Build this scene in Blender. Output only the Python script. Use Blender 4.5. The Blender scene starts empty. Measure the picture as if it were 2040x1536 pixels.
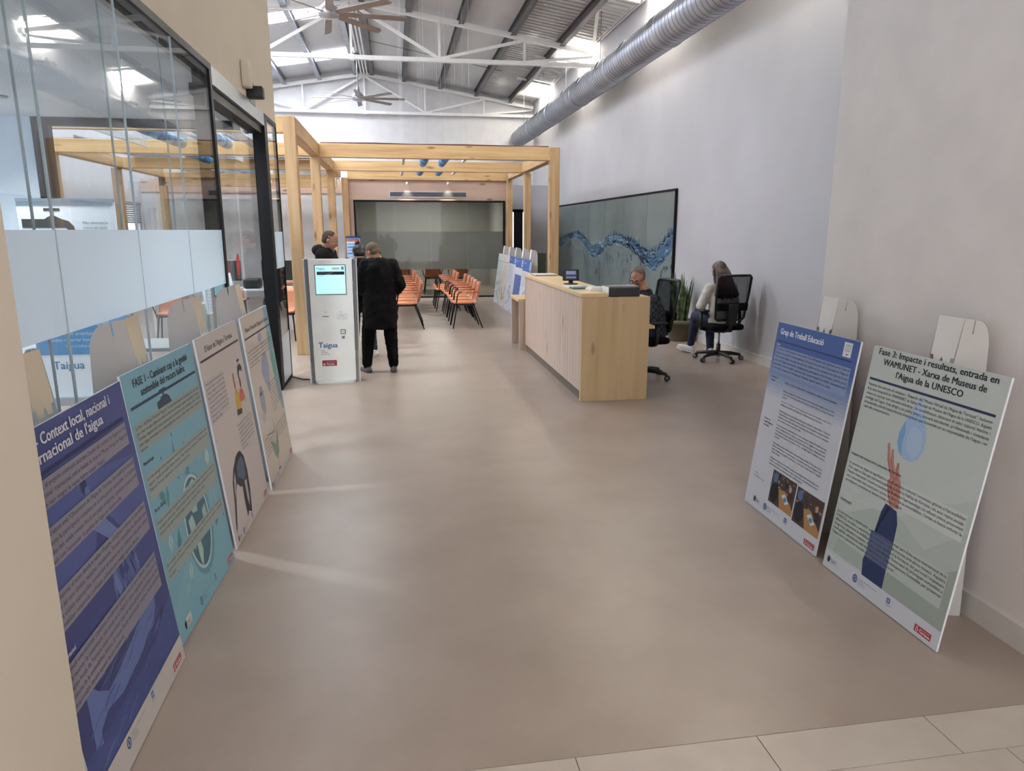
import bpy, bmesh, math, random
from mathutils import Vector, Matrix, Quaternion
random.seed(7)
S = bpy.context.scene
COL = S.collection
PI = math.pi
# ---------------------------------------------------------------- camera, world, exposure
cam_data = bpy.data.cameras.new('camera'); cam = bpy.data.objects.new('camera', cam_data); COL.objects.link(cam)
cam_data.sensor_width = 36; cam_data.lens = 1416/2040*36; cam_data.clip_start = .05; cam_data.clip_end = 200
cam.location = (0, 0, 1.7)
cam.rotation_euler = (PI/2 - math.atan(310/1416), 0, -math.radians(9.2))
S.camera = cam
S.view_settings.view_transform = 'Standard'; S.view_settings.look = 'None'
S.view_settings.exposure = 1.62; S.view_settings.gamma = 1; S.view_settings.use_curve_mapping = False
w = bpy.data.worlds.new('overcast_sky'); S.world = w; w.use_nodes = True
w.node_tree.nodes['Background'].inputs[0].default_value = (.96, .97, 1.0, 1)
w.node_tree.nodes['Background'].inputs[1].default_value = 1.0
SKY = 10.5          # brightness of the roof skylights
UP = 1000            # watts of each wall washer
# ---------------------------------------------------------------- materials
def lin(c):
    return tuple(((v/255)/12.92 if v/255 <= .04045 else ((v/255+.055)/1.055)**2.4) for v in c)
MATS = {}
def mat(name, rgb, rough=.6, metal=0, spec=None, rgb2=None, scale=(4, 4, 4), detail=3, bump=0, bscale=60, lo=.35, hi=.65, emit=0, coat=0, wave=None):
    if name in MATS: return MATS[name]
    m = bpy.data.materials.new(name); m.use_nodes = True; nt = m.node_tree; N = nt.nodes; L = nt.links
    b = N['Principled BSDF']
    c = (*lin(rgb), 1)
    b.inputs['Base Color'].default_value = c
    b.inputs['Roughness'].default_value = rough; b.inputs['Metallic'].default_value = metal
    if spec is not None: b.inputs['Specular IOR Level'].default_value = spec
    if coat: b.inputs['Coat Weight'].default_value = coat; b.inputs['Coat Roughness'].default_value = .12
    if emit:
        b.inputs['Emission Color'].default_value = c; b.inputs['Emission Strength'].default_value = emit
    tc = N.new('ShaderNodeTexCoord')
    mp = N.new('ShaderNodeMapping'); mp.inputs['Scale'].default_value = scale; L.new(tc.outputs['Object'], mp.inputs[0])
    nz = N.new('ShaderNodeTexNoise'); nz.inputs['Scale'].default_value = 1; nz.inputs['Detail'].default_value = detail
    L.new(mp.outputs[0], nz.inputs[0])
    cr = N.new('ShaderNodeValToRGB'); cr.color_ramp.elements[0].position = lo; cr.color_ramp.elements[1].position = hi
    c2 = (*lin(rgb2), 1) if rgb2 else (*[v*.93 for v in lin(rgb)], 1)
    cr.color_ramp.elements[0].color = c; cr.color_ramp.elements[1].color = c2
    src = nz.outputs[0]
    if wave:
        wv = N.new('ShaderNodeTexWave'); wv.bands_direction = wave[0]; wv.inputs['Scale'].default_value = wave[1]
        wv.inputs['Distortion'].default_value = wave[2]; wv.inputs['Detail'].default_value = 2
        L.new(tc.outputs['Object'] if wave[2] == 0 else mp.outputs[0], wv.inputs[0]); src = wv.outputs[0]
    L.new(src, cr.inputs[0]); L.new(cr.outputs[0], b.inputs['Base Color'])
    if bump:
        n2 = N.new('ShaderNodeTexNoise'); n2.inputs['Scale'].default_value = bscale; L.new(tc.outputs['Object'], n2.inputs[0])
        bp = N.new('ShaderNodeBump'); bp.inputs['Strength'].default_value = bump; bp.inputs['Distance'].default_value = .01
        L.new(n2.outputs[0], bp.inputs['Height']); L.new(bp.outputs[0], b.inputs['Normal'])
    MATS[name] = m
    return m
def flat(rgb, rough=.5, name=None):
    k = name or 'print_%02x%02x%02x' % tuple(int(v) for v in rgb)
    if k in MATS: return MATS[k]
    m = bpy.data.materials.new(k); m.use_nodes = True; b = m.node_tree.nodes['Principled BSDF']
    c = lin(rgb); g = sum(c)/3; c = [.86*(v*.86+g*.14) for v in c]
    b.inputs['Base Color'].default_value = (*c, 1); b.inputs['Roughness'].default_value = rough
    b.inputs['Specular IOR Level'].default_value = .3
    MATS[k] = m; return m
def two_sided(N, L, f, ior):   # the same reflectance on both faces of a thin pane
    ge = N.new('ShaderNodeNewGeometry'); mr = N.new('ShaderNodeMapRange')
    mr.inputs[3].default_value = ior; mr.inputs[4].default_value = 1/ior
    L.new(ge.outputs['Backfacing'], mr.inputs[0]); L.new(mr.outputs[0], f.inputs[0])
def glass(name, tint=(.93, .96, .96), refl=1.0, ior=1.5, rough=0.0):
    if name in MATS: return MATS[name]
    m = bpy.data.materials.new(name); m.use_nodes = True; nt = m.node_tree; N = nt.nodes; L = nt.links
    N.remove(N['Principled BSDF']); o = N['Material Output']
    t = N.new('ShaderNodeBsdfTransparent'); t.inputs[0].default_value = (*tint, 1)
    g = N.new('ShaderNodeBsdfGlossy'); g.inputs['Roughness'].default_value = rough; g.inputs[0].default_value = (refl, refl, refl, 1)
    f = N.new('ShaderNodeFresnel'); two_sided(N, L, f, ior)
    x = N.new('ShaderNodeMixShader'); L.new(f.outputs[0], x.inputs[0]); L.new(t.outputs[0], x.inputs[1]); L.new(g.outputs[0], x.inputs[2])
    L.new(x.outputs[0], o.inputs[0]); MATS[name] = m; return m
def frosted(name, rgb, clear=.12, trans=.5):
    m = bpy.data.materials.new(name); m.use_nodes = True; nt = m.node_tree; N = nt.nodes; L = nt.links
    N.remove(N['Principled BSDF']); o = N['Material Output']; c = (*lin(rgb), 1)
    t = N.new('ShaderNodeBsdfTransparent'); d = N.new('ShaderNodeBsdfDiffuse'); d.inputs[0].default_value = c
    s = N.new('ShaderNodeBsdfTranslucent'); s.inputs[0].default_value = c
    a = N.new('ShaderNodeMixShader'); a.inputs[0].default_value = trans; L.new(d.outputs[0], a.inputs[1]); L.new(s.outputs[0], a.inputs[2])
    b = N.new('ShaderNodeMixShader'); b.inputs[0].default_value = clear; L.new(a.outputs[0], b.inputs[1]); L.new(t.outputs[0], b.inputs[2])
    g = N.new('ShaderNodeBsdfGlossy'); g.inputs['Roughness'].default_value = .15
    f = N.new('ShaderNodeFresnel'); two_sided(N, L, f, 1.12)
    x = N.new('ShaderNodeMixShader'); L.new(f.outputs[0], x.inputs[0]); L.new(b.outputs[0], x.inputs[1]); L.new(g.outputs[0], x.inputs[2])
    L.new(x.outputs[0], o.inputs[0]); MATS[name] = m; return m
def wood(name, rgb, rgb2, axis='z', rough=.55, s=1.0):
    sc = {'x': (.9*s, 14*s, 14*s), 'y': (14*s, .9*s, 14*s), 'z': (14*s, 14*s, .9*s)}[axis]
    if name in MATS: return MATS[name]
    m = mat(name, rgb, rough, rgb2=rgb2, scale=sc, detail=6, lo=.3, hi=.72)
    nt = m.node_tree; N = nt.nodes; L = nt.links; b = N['Principled BSDF']; cr = [n for n in N if n.type == 'VALTORGB'][0]
    tc = [n for n in N if n.type == 'TEX_COORD'][0]
    vo = N.new('ShaderNodeTexVoronoi'); vo.inputs['Scale'].default_value = 1; mp = N.new('ShaderNodeMapping')
    mp.inputs['Scale'].default_value = {'x': (1.6, 5, 5), 'y': (5, 1.6, 5), 'z': (5, 5, 1.6)}[axis]
    L.new(tc.outputs['Object'], mp.inputs[0]); L.new(mp.outputs[0], vo.inputs[0])
    kr = N.new('ShaderNodeValToRGB'); kr.color_ramp.elements[0].position = .07; kr.color_ramp.elements[1].position = .17
    kr.color_ramp.elements[0].color = (.42, .36, .3, 1); kr.color_ramp.elements[1].color = (1, 1, 1, 1); L.new(vo.outputs['Distance'], kr.inputs[0])
    mx = N.new('ShaderNodeMix'); mx.data_type = 'RGBA'; mx.blend_type = 'MULTIPLY'; mx.inputs[0].default_value = 1
    L.new(cr.outputs[0], mx.inputs[6]); L.new(kr.outputs[0], mx.inputs[7]); L.new(mx.outputs[2], b.inputs['Base Color'])
    return m
M = dict(
 wall=mat('white_wall_paint', (204, 202, 204), .7, bump=.03, bscale=40),
 wall_r=mat('right_wall_paint', (198, 196, 200), .7, bump=.03, bscale=40, scale=(1, 1, 1)),
 wall_n=mat('front_wall_paint', (219, 211, 207), .7, bump=.05, bscale=30),
 cream=mat('cream_wall_paint', (214, 202, 184), .7, bump=.03, bscale=30, scale=(1, 1, 1)),
 skirt=mat('skirting_white', (205, 200, 194), .5),
 roof=mat('roof_sheet', (206, 204, 203), .65, rgb2=(194, 192, 191), scale=(.6, .6, .6), bump=.1, bscale=9),
 steelw=mat('white_painted_steel', (228, 226, 224), .45),
 purlin=mat('grey_steel', (92, 90, 90), .5, .2, rgb2=(74, 71, 70)),
 purlinL=mat('galvanised_steel', (150, 152, 158), .35, .7, rgb2=(120, 122, 128)),
 galv=mat('duct_metal', (196, 198, 206), .34, .55, rgb2=(172, 175, 184), scale=(3, 3, 3)),
 galvd=mat('duct_seam', (128, 130, 138), .45, .6),
 dark=mat('dark_grille', (60, 62, 68), .6),
 black=mat('black_metal', (17, 16, 19), .5, spec=.2),
 blackp=mat('black_plastic', (22, 21, 22), .5),
 chrome=mat('brushed_chrome', (190, 192, 196), .28, .9),
 fan=mat('fan_blade_taupe', (140, 126, 118), .5, rgb2=(126, 113, 106)),
 fanm=mat('fan_motor_grey', (170, 170, 172), .35, .6),
 pine_x=wood('pine_along_x', (216, 184, 134), (184, 146, 100), 'x'),
 pine_y=wood('pine_along_y', (206, 174, 130), (176, 138, 96), 'y'),
 pine_z=wood('pine_upright', (204, 172, 130), (172, 136, 94), 'z'),
 oak=wood('pale_oak_laminate', (206, 178, 136), (188, 158, 116), 'z', .45, .7),
 oakt=wood('pale_oak_top', (222, 192, 148), (210, 178, 132), 'y', .4, .7),
 oakf=wood('washed_oak_front', (206, 184, 168), (190, 166, 150), 'z', .5, 1.2),
 clad=wood('washed_oak_cladding', (205, 178, 162), (196, 168, 152), 'x', .5, .6),
 board=mat('foam_board_white', (226, 226, 230), .5),
 edge=mat('board_edge_pale', (214, 210, 202), .6),
 card=mat('cardboard_shaded', (186, 182, 178), .8, bump=.03, bscale=200),  # same cardboard coloured greyer, shade of the wings put into the colour
 cardl=mat('cardboard_lit_cream', (214, 200, 176), .8),  # same cardboard coloured as its lit face, left easels
 cardw=mat('cardboard_lit_white', (220, 216, 212), .8),  # same cardboard coloured as its lit face, right easels
 orange=mat('orange_plastic', (188, 120, 86), .45, rgb2=(180, 112, 80)),
 pad=mat('orange_seat_pad', (202, 132, 88), .8),
 screen=mat('kiosk_screen', (178, 232, 238), .3, emit=.22),
 screenb=mat('info_screen', (120, 160, 205), .3, emit=.5),
 screent=mat('tablet_screen', (60, 66, 100), .3, emit=.12),
 kiosk=mat('kiosk_white_metal', (240, 240, 235), .35, coat=.2),
 cloth=mat('black_padded_cloth', (10, 9, 11), .85, spec=.15, bump=.4, bscale=14, rgb2=(16, 15, 17)),
 trous=mat('black_trousers', (9, 9, 10), .9, spec=.1, bump=.3, bscale=12),
 jeans=mat('dark_jeans', (30, 36, 58), .85, rgb2=(42, 50, 74), scale=(12, 12, 12)),
 sweater=mat('cream_knit', (208, 202, 192), .9, bump=.35, bscale=90),
 skin=mat('skin', (188, 138, 112), .5, rgb2=(176, 124, 100), scale=(14, 14, 14)),
 hairb=mat('dark_brown_hair', (44, 30, 25), .45, rgb2=(66, 46, 36), scale=(60, 60, 3)),
 hairk=mat('black_hair', (18, 15, 15), .5),
 hairs=mat('shaved_hair', (112, 92, 74), .8, rgb2=(86, 70, 58), scale=(40, 40, 40)),
 hairg=mat('grey_hair', (128, 118, 110), .7, rgb2=(86, 70, 60), scale=(50, 50, 50)),
 white=mat('white_plastic', (228, 228, 226), .4),
 greyp=mat('grey_plastic', (130, 130, 130), .5),
 sole=mat('white_sole', (222, 218, 212), .6),
 leaf=mat('snake_plant_leaf', (62, 86, 50), .45, rgb2=(122, 138, 88), scale=(3, 3, 9), lo=.45, hi=.6),
 glassb=None, pot=mat('olive_pot', (92, 84, 66), .6),
 soil=mat('potting_soil', (46, 34, 26), .95),
 red=mat('red_sticker', (214, 60, 44), .5),
 tube1=mat('blue_tube', (64, 156, 206), .35), tube2=mat('light_blue_tube', (116, 186, 214), .35), tube3=mat('navy_tube', (84, 124, 190), .35),
 paper=mat('paper', (236, 234, 228), .7),
 binder=mat('dark_binder', (34, 33, 36), .5),
 teal=mat('teal_notebook', (84, 116, 122), .5),
 hedge=mat('hedge_green', (120, 150, 92), .7, rgb2=(60, 92, 48), scale=(9, 9, 9)),
 screenp=mat('grey_blind', (150, 152, 156), .6),
)
M['glass'] = glass('clear_glass', (.96, .975, .98), .9, 1.25)
M['glass2'] = glass('clear_glass_inner', (.965, .98, .985), .8, 1.28)
M['glassd'] = glass('smoked_glass', (.80, .80, .80), .5, 1.4)
M['frost'] = frosted('frosted_film', (246, 251, 254), .03, .5)
M['frostd'] = frosted('frosted_film_grey', (186, 188, 182), .22, .35)
mm = glass('chair_mesh', (.42, .42, .44), .0, 1.01); M['mesh'] = mm
x = [n for n in mm.node_tree.nodes if n.type == 'MIX_SHADER'][0]
dd = mm.node_tree.nodes.new('ShaderNodeBsdfDiffuse'); dd.inputs[0].default_value = (.012, .012, .014, 1)
for l in list(x.inputs[0].links): mm.node_tree.links.remove(l)
x.inputs[0].default_value = .55; mm.node_tree.links.new(dd.outputs[0], x.inputs[2])
M['glassb'] = glass('blue_light_filter', (.74, .88, 1.0), .6, 1.3)  # tint turns the light entering the glass room bluish
# checked shirt
def shirt():
    m = mat('dark_checked_shirt', (24, 26, 34), .85); nt = m.node_tree; N = nt.nodes; L = nt.links
    ck = N.new('ShaderNodeTexChecker'); ck.inputs['Scale'].default_value = 26; ck.inputs[1].default_value = (.008, .009, .014, 1); ck.inputs[2].default_value = (.035, .038, .052, 1)
    tc = [n for n in N if n.type == 'TEX_COORD'][0]; L.new(tc.outputs['Object'], ck.inputs[0]); L.new(ck.outputs[0], N['Principled BSDF'].inputs['Base Color']); return m
M['shirt'] = shirt()
# ---------------------------------------------------------------- mesh builder
class MB:
    def __init__(s): s.v = []; s.f = []; s.m = []; s.mats = []; s.smooth = []
    def mi(s, m):
        if m not in s.mats: s.mats.append(m)
        return s.mats.index(m)
    def add(s, vs, fs, m, smooth=False):
        o = len(s.v); s.v += [tuple(p) for p in vs]; k = s.mi(m)
        for f in fs: s.f.append([o+i for i in f]); s.m.append(k); s.smooth.append(smooth)
        return s
    def box(s, x0, x1, y0, y1, z0, z1, m, T=None):
        vs = [Vector((x, y, z)) for x in (x0, x1) for y in (y0, y1) for z in (z0, z1)]
        if T: vs = [T @ p for p in vs]
        return s.add(vs, [(0, 1, 3, 2), (4, 6, 7, 5), (0, 4, 5, 1), (2, 3, 7, 6), (0, 2, 6, 4), (1, 5, 7, 3)], m)
    def rbox(s, x0, x1, y0, y1, z0, z1, r, m, T=None, seg=2):
        bm = bmesh.new(); bmesh.ops.create_cube(bm, size=1)
        for v in bm.verts: v.co = Vector(((x0+x1)/2+v.co.x*(x1-x0), (y0+y1)/2+v.co.y*(y1-y0), (z0+z1)/2+v.co.z*(z1-z0)))
        bmesh.ops.bevel(bm, geom=list(bm.edges), offset=r, segments=seg, affect='EDGES', profile=.5)
        bm.verts.index_update()
        vs = [(T @ v.co if T else v.co.copy()) for v in bm.verts]; fs = [[v.index for v in f.verts] for f in bm.faces]; bm.free()
        return s.add(vs, fs, m, r > .008)
    def tube(s, pts, r, m, n=8, cap=True, smooth=True):
        pts = [Vector(p) for p in pts]; rs = r if isinstance(r, (list, tuple)) else [r]*len(pts)
        vs = []; fs = []; up = None
        for i, p in enumerate(pts):
            d = (pts[min(i+1, len(pts)-1)]-pts[max(i-1, 0)]).normalized()
            if up is None:
                up = d.orthogonal().normalized()
                if abs(d.z) < .9: up = (Vector((0, 0, 1))-d*d.z).normalized()
            else: up = (up-d*up.dot(d)).normalized()
            q = d.cross(up)
            off = PI/n if n == 4 else 0
            for k in range(n):
                a = 2*PI*k/n+off; vs.append(p+(up*math.cos(a)+q*math.sin(a))*rs[i])
        for i in range(len(pts)-1):
            for k in range(n): fs.append((i*n+k, i*n+(k+1) % n, (i+1)*n+(k+1) % n, (i+1)*n+k))
        if cap: fs.append(tuple(range(n))[::-1]); fs.append(tuple(range((len(pts)-1)*n, len(pts)*n)))
        return s.add(vs, fs, m, smooth and n > 4)
    def bar(s, a, b, wd, h, m, up=(0, 0, 1)):
        a = Vector(a); b = Vector(b); d = (b-a).normalized(); u = Vector(up); u = (u-d*u.dot(d)).normalized(); q = d.cross(u)
        vs = [p+q*sx*wd/2+u*sz*h/2 for p in (a, b) for sx in (-1, 1) for sz in (-1, 1)]
        return s.add(vs, [(0, 1, 3, 2), (4, 6, 7, 5), (0, 4, 5, 1), (2, 3, 7, 6), (0, 2, 6, 4), (1, 5, 7, 3)], m)
    def lathe(s, prof, m, n=20, T=None, smooth=True):
        vs = []; fs = []
        for r, z in prof:
            for k in range(n): a = 2*PI*k/n; vs.append(Vector((r*math.cos(a), r*math.sin(a), z)))
        if T: vs = [T @ v for v in vs]
        for i in range(len(prof)-1):
            for k in range(n): fs.append((i*n+k, i*n+(k+1) % n, (i+1)*n+(k+1) % n, (i+1)*n+k))
        fs.append(tuple(range(n))[::-1]); fs.append(tuple(range((len(prof)-1)*n, len(prof)*n)))
        return s.add(vs, fs, m, smooth)
    def poly(s, pts, w, m): # flat printed shape in the board plane
        return s.add([(p[0], p[1], w) for p in pts], [tuple(range(len(pts)))], m)
    def prism(s, pts, w0, w1, m, T=None):
        n = len(pts); vs = [Vector((p[0], p[1], w0)) for p in pts]+[Vector((p[0], p[1], w1)) for p in pts]
        if T: vs = [T @ v for v in vs]
        return s.add(vs, [tuple(range(n))[::-1], tuple(range(n, 2*n))]+[(i, (i+1) % n, n+(i+1) % n, n+i) for i in range(n)], m)
    def ell(s, c, r, m, R=None, seg=16, ring=10):
        vs = []; fs = []
        for i in range(ring+1):
            t = PI*i/ring
            for k in range(seg):
                a = 2*PI*k/seg; p = Vector((r[0]*math.sin(t)*math.cos(a), r[1]*math.sin(t)*math.sin(a), r[2]*math.cos(t)))
                if R: p = R @ p
                vs.append(Vector(c)+p)
        for i in range(ring):
            for k in range(seg): fs.append((i*seg+k, (i+1)*seg+k, (i+1)*seg+(k+1) % seg, i*seg+(k+1) % seg))
        return s.add(vs, fs, m, True)
    def build(s, name, parent=None, kind=None):
        me = bpy.data.meshes.new(name); me.from_pydata(s.v, [], s.f)
        for m in s.mats: me.materials.append(m)
        me.polygons.foreach_set('material_index', s.m); me.polygons.foreach_set('use_smooth', s.smooth)
        me.validate(); me.update()
        o = bpy.data.objects.new(name, me); COL.objects.link(o)
        if parent: o.parent = parent
        if kind: o['kind'] = kind
        return o
def one(name, parent=None, **k): return MB().box(*k['b'], k['m']).build(name, parent)
def thing(name, label, cat, loc=(0, 0, 0), rz=0, group=None):
    o = bpy.data.objects.new(name, None); COL.objects.link(o); o.location = loc; o.rotation_euler = (0, 0, rz); o.empty_display_size = .1
    o['label'] = label; o['category'] = cat
    if group: o['group'] = group
    return o
def tag(o, label, cat, group=None):
    o['label'] = label; o['category'] = cat
    if group: o['group'] = group
    return o
def copy_tree(o, parent=None):
    c = o.copy(); COL.objects.link(c); c.parent = parent
    for ch in list(o.children): copy_tree(ch, c)
    return c
def struct(name, mb): return mb.build(name, None, 'structure')
# text as mesh
_tc = {}
def text_mesh(body, bold=0.0, res=2):
    k = (body, bold)
    if k in _tc: return _tc[k]
    cu = bpy.data.curves.new('lettering', 'FONT'); cu.body = body; cu.size = 1; cu.offset = bold; cu.resolution_u = res
    ob = bpy.data.objects.new('lettering', cu); me = bpy.data.meshes.new_from_object(ob)
    vs = [v.co.copy() for v in me.vertices]; fs = [tuple(p.vertices) for p in me.polygons]
    bpy.data.objects.remove(ob); bpy.data.meshes.remove(me); bpy.data.curves.remove(cu)
    x0 = min((v.x for v in vs), default=0); x1 = max((v.x for v in vs), default=1)
    _tc[k] = (vs, fs, x0, x1); return _tc[k]
def text(mb, body, u, v, size, m, w=.0012, width=None, align='L', bold=0.0, T=None, maxw=None):
    vs, fs, x0, x1 = text_mesh(body)
    sx = size
    if width: sx = width/max(x1-x0, .01)
    elif maxw and (x1-x0)*size > maxw: sx = maxw/(x1-x0)
    off = {'L': 0, 'C': -(x1-x0)*sx/2, 'R': -(x1-x0)*sx}[align]
    pts = [Vector((u+off+(p.x-x0)*sx, v+p.y*size, w)) for p in vs]
    sh = [0] if bold <= 0 else ([-bold*.9, bold*.9] if bold < .011 else [-bold*1.3, 0, bold*1.3])
    for k, d in enumerate(sh):      # heavier strokes: the same letters set again a hair to the side
        for dy in ([0] if bold < .011 else [-bold*.35, bold*.35]):
            q = [p+Vector((d*size, dy*size, .00002*(k*2+(dy > 0)))) for p in pts]
            mb.add([T @ p for p in q] if T else q, fs, m)
# ================================================================= THE ROOM SHELL
XR, XN, XG = 4.62, 2.5, -1.25
YB = 24.2
XA, ZA, SL = -.77, 6.62, .1614      # ridge and slope of the roof
def zroof(x): return ZA-SL*abs(x-XA)
XL = -6.16
fl = mat('beige_linoleum', (164, 149, 137), .34, rgb2=(153, 137, 125), scale=(2.2, 2.2, 2.2), detail=8, bump=.05, bscale=160, lo=.3, hi=.7)
fb = fl.node_tree.nodes['Principled BSDF']; fb.inputs['Specular IOR Level'].default_value = .42
struct('floor', MB().box(XL-1, XR+1.5, 1.97, YB+2.2, -.2, 0, fl))
tl = MB(); tm = mat('threshold_tile', (190, 178, 165), .45, rgb2=(180, 168, 155), scale=(5, 5, 5), bump=.03, bscale=80); gm = mat('tile_grout', (120, 108, 98), .8)
tl.box(-4, 5, -2.5, 1.97, -.2, -.003, gm)
rows = [(1.782, 1.967, .53)]; y = 1.782
k = 0
while y > -2.2:
    rows.append((y-.64+.004, y-.003, 1.97 if k % 2 == 0 else 1.65)); y -= .64; k += 1
for y0, y1, xo in rows:
    x = xo-.64*8
    while x < 4.9: tl.box(x+.002, x+.638, y0, y1, -.02, 0, tm); x += .64
struct('trim_1', tl)
struct('wall_right', MB().box(XR, XR+.2, 3.7, YB+.2, 0, 6.1, M['wall_r']))
struct('wall_right_front', MB().box(XN, XN+2.3, -2.5, 3.9, 0, 6.2, M['wall_n']))
struct('wall_back', MB().box(3.6, XR+.2, YB, YB+.2, 2.3, 6.7, M['wall']).box(XL, 3.6, YB, YB+.2, 0, 6.7, M['wall']).box(4.4, XR+.2, YB, YB+.2, 0, 2.3, M['wall']))
# left outer wall with two windows
lw = MB(); wins = [(13.6, 15.2, .9, 2.15), (16.6, 19.4, .9, 2.35)]
ys = [1.6, 13.6, 15.2, 16.6, 19.4, YB+.2]
for a, b in ((8.6, 13.6), (15.2, 16.6), (19.4, YB+.2)): lw.box(XL-.2, XL, a, b, 0, 5.9, M['wall'])
for a, b, z0, z1 in wins: lw.box(XL-.2, XL, a, b, 0, z0, M['wall']); lw.box(XL-.2, XL, a, b, z1, 5.9, M['wall'])
lw.box(XL-.2, XL, 1.6, 8.6, 2.9, 5.9, M['wall']).box(XL-.2, XL, 1.6, 2.2, 0, 2.9, M['wall'])
struct('wall_left', lw)
for i, (a, b, z0, z1) in enumerate(wins):
    f = MB()
    f.box(XL-.12, XL-.06, a, b, z0, z0+.06, M['white']).box(XL-.12, XL-.06, a, b, z1-.06, z1, M['white'])
    n = 2 if i == 0 else 3
    for j in range(n+1): yy = a+(b-a-.06)*j/n; f.box(XL-.12, XL-.06, yy, yy+.06, z0+.06, z1-.06, M['white'])
    wn = struct('window_%d' % (i+2), f)
    MB().box(XL-.095, XL-.085, a, b, z0, z1, M['glass2']).build('pane', wn)
    bl = MB()
    for j in range(9): bl.box(XL-.05, XL-.03, a+.02, b-.02, z1-.09-j*.05, z1-.05-j*.05, M['screenp'])
    bl.build('blind', wn)
# gable roof
rf = MB()
for sgn, xe in ((1, XR+.25), (-1, XL-.25)):
    ze = zroof(xe)
    rf.add([(XA, -2.5, ZA), (xe, -2.5, ze), (xe, YB+.2, ze), (XA, YB+.2, ZA), (XA, -2.5, ZA+.12), (xe, -2.5, ze+.12), (xe, YB+.2, ze+.12), (XA, YB+.2, ZA+.12)],
           [(0, 1, 2, 3), (4, 7, 6, 5), (1, 5, 6, 2), (0, 4, 5, 1), (3, 2, 6, 7)], M['roof'])
struct('ceiling', rf)
# corrugation of the eaves on the right: thin ribs running down the slope
rb = MB()
y = 6.0
while y < YB:
    rb.bar((2.9, y, zroof(2.9)-.012), (4.6, y, zroof(4.6)-.012), .06, .008, M['roof']); y += .2
struct('trim_2', rb)
ev = MB()
for k in range(5): ev.box(4.56-.045*k, 4.585-.045*k, 4, YB, 5.72+.025*k, 5.745+.025*k, M['steelw'])
struct('trim_3', ev)
# skylights: translucent sheets, daylight comes through
skm = mat('skylight_sheet', (240, 244, 255), .5, emit=SKY)
skm.node_tree.nodes['Principled BSDF'].inputs['Emission Color'].default_value = (.87, .93, 1.0, 1)
i = 4
for yc in (5.4, 9.5, 13.6, 17.8, 21.9):
    y0, y1 = yc-.47, yc+.47; x0, x1 = -6.0, -.98
    m_ = MB(); m_.add([(x0, y0, zroof(x0)-.02), (x1, y0, zroof(x1)-.02), (x1, y1, zroof(x1)-.02), (x0, y1, zroof(x0)-.02)], [(0, 1, 2, 3)], skm)
    struct('window_%d' % i, m_); i += 1
# near left jamb and the wall above the glass front
struct('wall_left_near', MB().box(-2.6, -.9, -2.5, 1.87, 0, 6.1, M['cream']))
struct('wall_left_front', MB().box(-1.45, XG-.005, 1.87, 8.6, 2.845, 6.2, M['cream']))
struct('baseboard_right', MB().box(XR-.018, XR, 3.9, 11.45, 0, .115, M['skirt']))
struct('baseboard_right_front', MB().box(XN-.016, XN, -1, 3.9, 0, .11, M['skirt']).box(XN-.016, XN+.1, 3.9, 3.916, 0, .11, M['skirt']))
# ---- glazed room on the left
RC = mat('room_ceiling_paint', (222, 224, 226), .7); RW = mat('room_wall_paint', (226, 230, 234), .7)
struct('ceiling_room', MB().box(XL, -1.36, 1.87, 8.7, 2.86, 2.98, RC))
struct('wall_room_back', MB().box(XL, -3.72, 8.6, 8.72, 0, 2.86, RW).box(-3.72, -1.36, 8.6, 8.72, 0, .1, RW))
struct('wall_room_near', MB().box(XL, -2.6, 1.75, 1.87, 0, 2.86, RW))
wf = MB(); K = M['black']
wf.box(-3.72, -1.36, 8.56, 8.66, 2.775, 2.86, K).box(-3.72, -3.56, 8.56, 8.66, .1, 2.775, K).box(-1.46, -1.36, 8.56, 8.66, .1, 2.775, K)
w5 = struct('window_9', wf); MB().box(-3.56, -1.46, 8.605, 8.615, .1, 2.775, M['glass2']).build('pane', w5)
fw = MB(); fw.box(XL-.12, XL-.04, 2.2, 8.6, 2.84, 2.9, M['white'])
for y in (2.2, 4.3, 6.4, 8.52): fw.box(XL-.12, XL-.04, y, y+.08, 0, 2.84, M['white'])
fw = struct('window_12', fw); MB().box(XL-.09, XL-.08, 2.28, 8.52, 0, 2.84, M['glassb']).build('pane', fw)  # unseen window added to let bluish light into the glass room
# glass front: frame, two skins of panes with frosted band
g = MB()
g.box(-1.36, XG+.01, 1.87, 5.66, 2.80, 2.845, K).box(-1.36, XG+.01, 5.60, 5.66, 0, 2.80, K).box(-1.36, XG+.01, 1.87, 5.60, 0, .06, K)
w1 = struct('window_1', g)
js = [1.87, 2.95, 3.84, 4.73, 5.60]
for a, b in zip(js, js[1:]):
    MB().box(XG-.006, XG, a+.003, b-.003, .06, 2.80, M['glass']).build('pane', w1)
    MB().box(XG-.072, XG-.066, a+.003, b-.003, .06, 2.80, M['glass2']).build('inner_pane', w1)
jt = MB(); jm = mat('silicone_joint', (176, 190, 196), .3)
for y in js[1:-1]: jt.box(XG-.008, XG+.003, y-.002, y+.002, .06, 2.8, jm).box(XG-.074, XG-.064, y-.002, y+.002, .06, 2.8, jm)
jt.build('joint', w1)
MB().box(XG+.0006, XG+.0016, 1.87, 5.60, 1.312, 1.70, M['frost']).build('frosted_band', w1)
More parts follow.
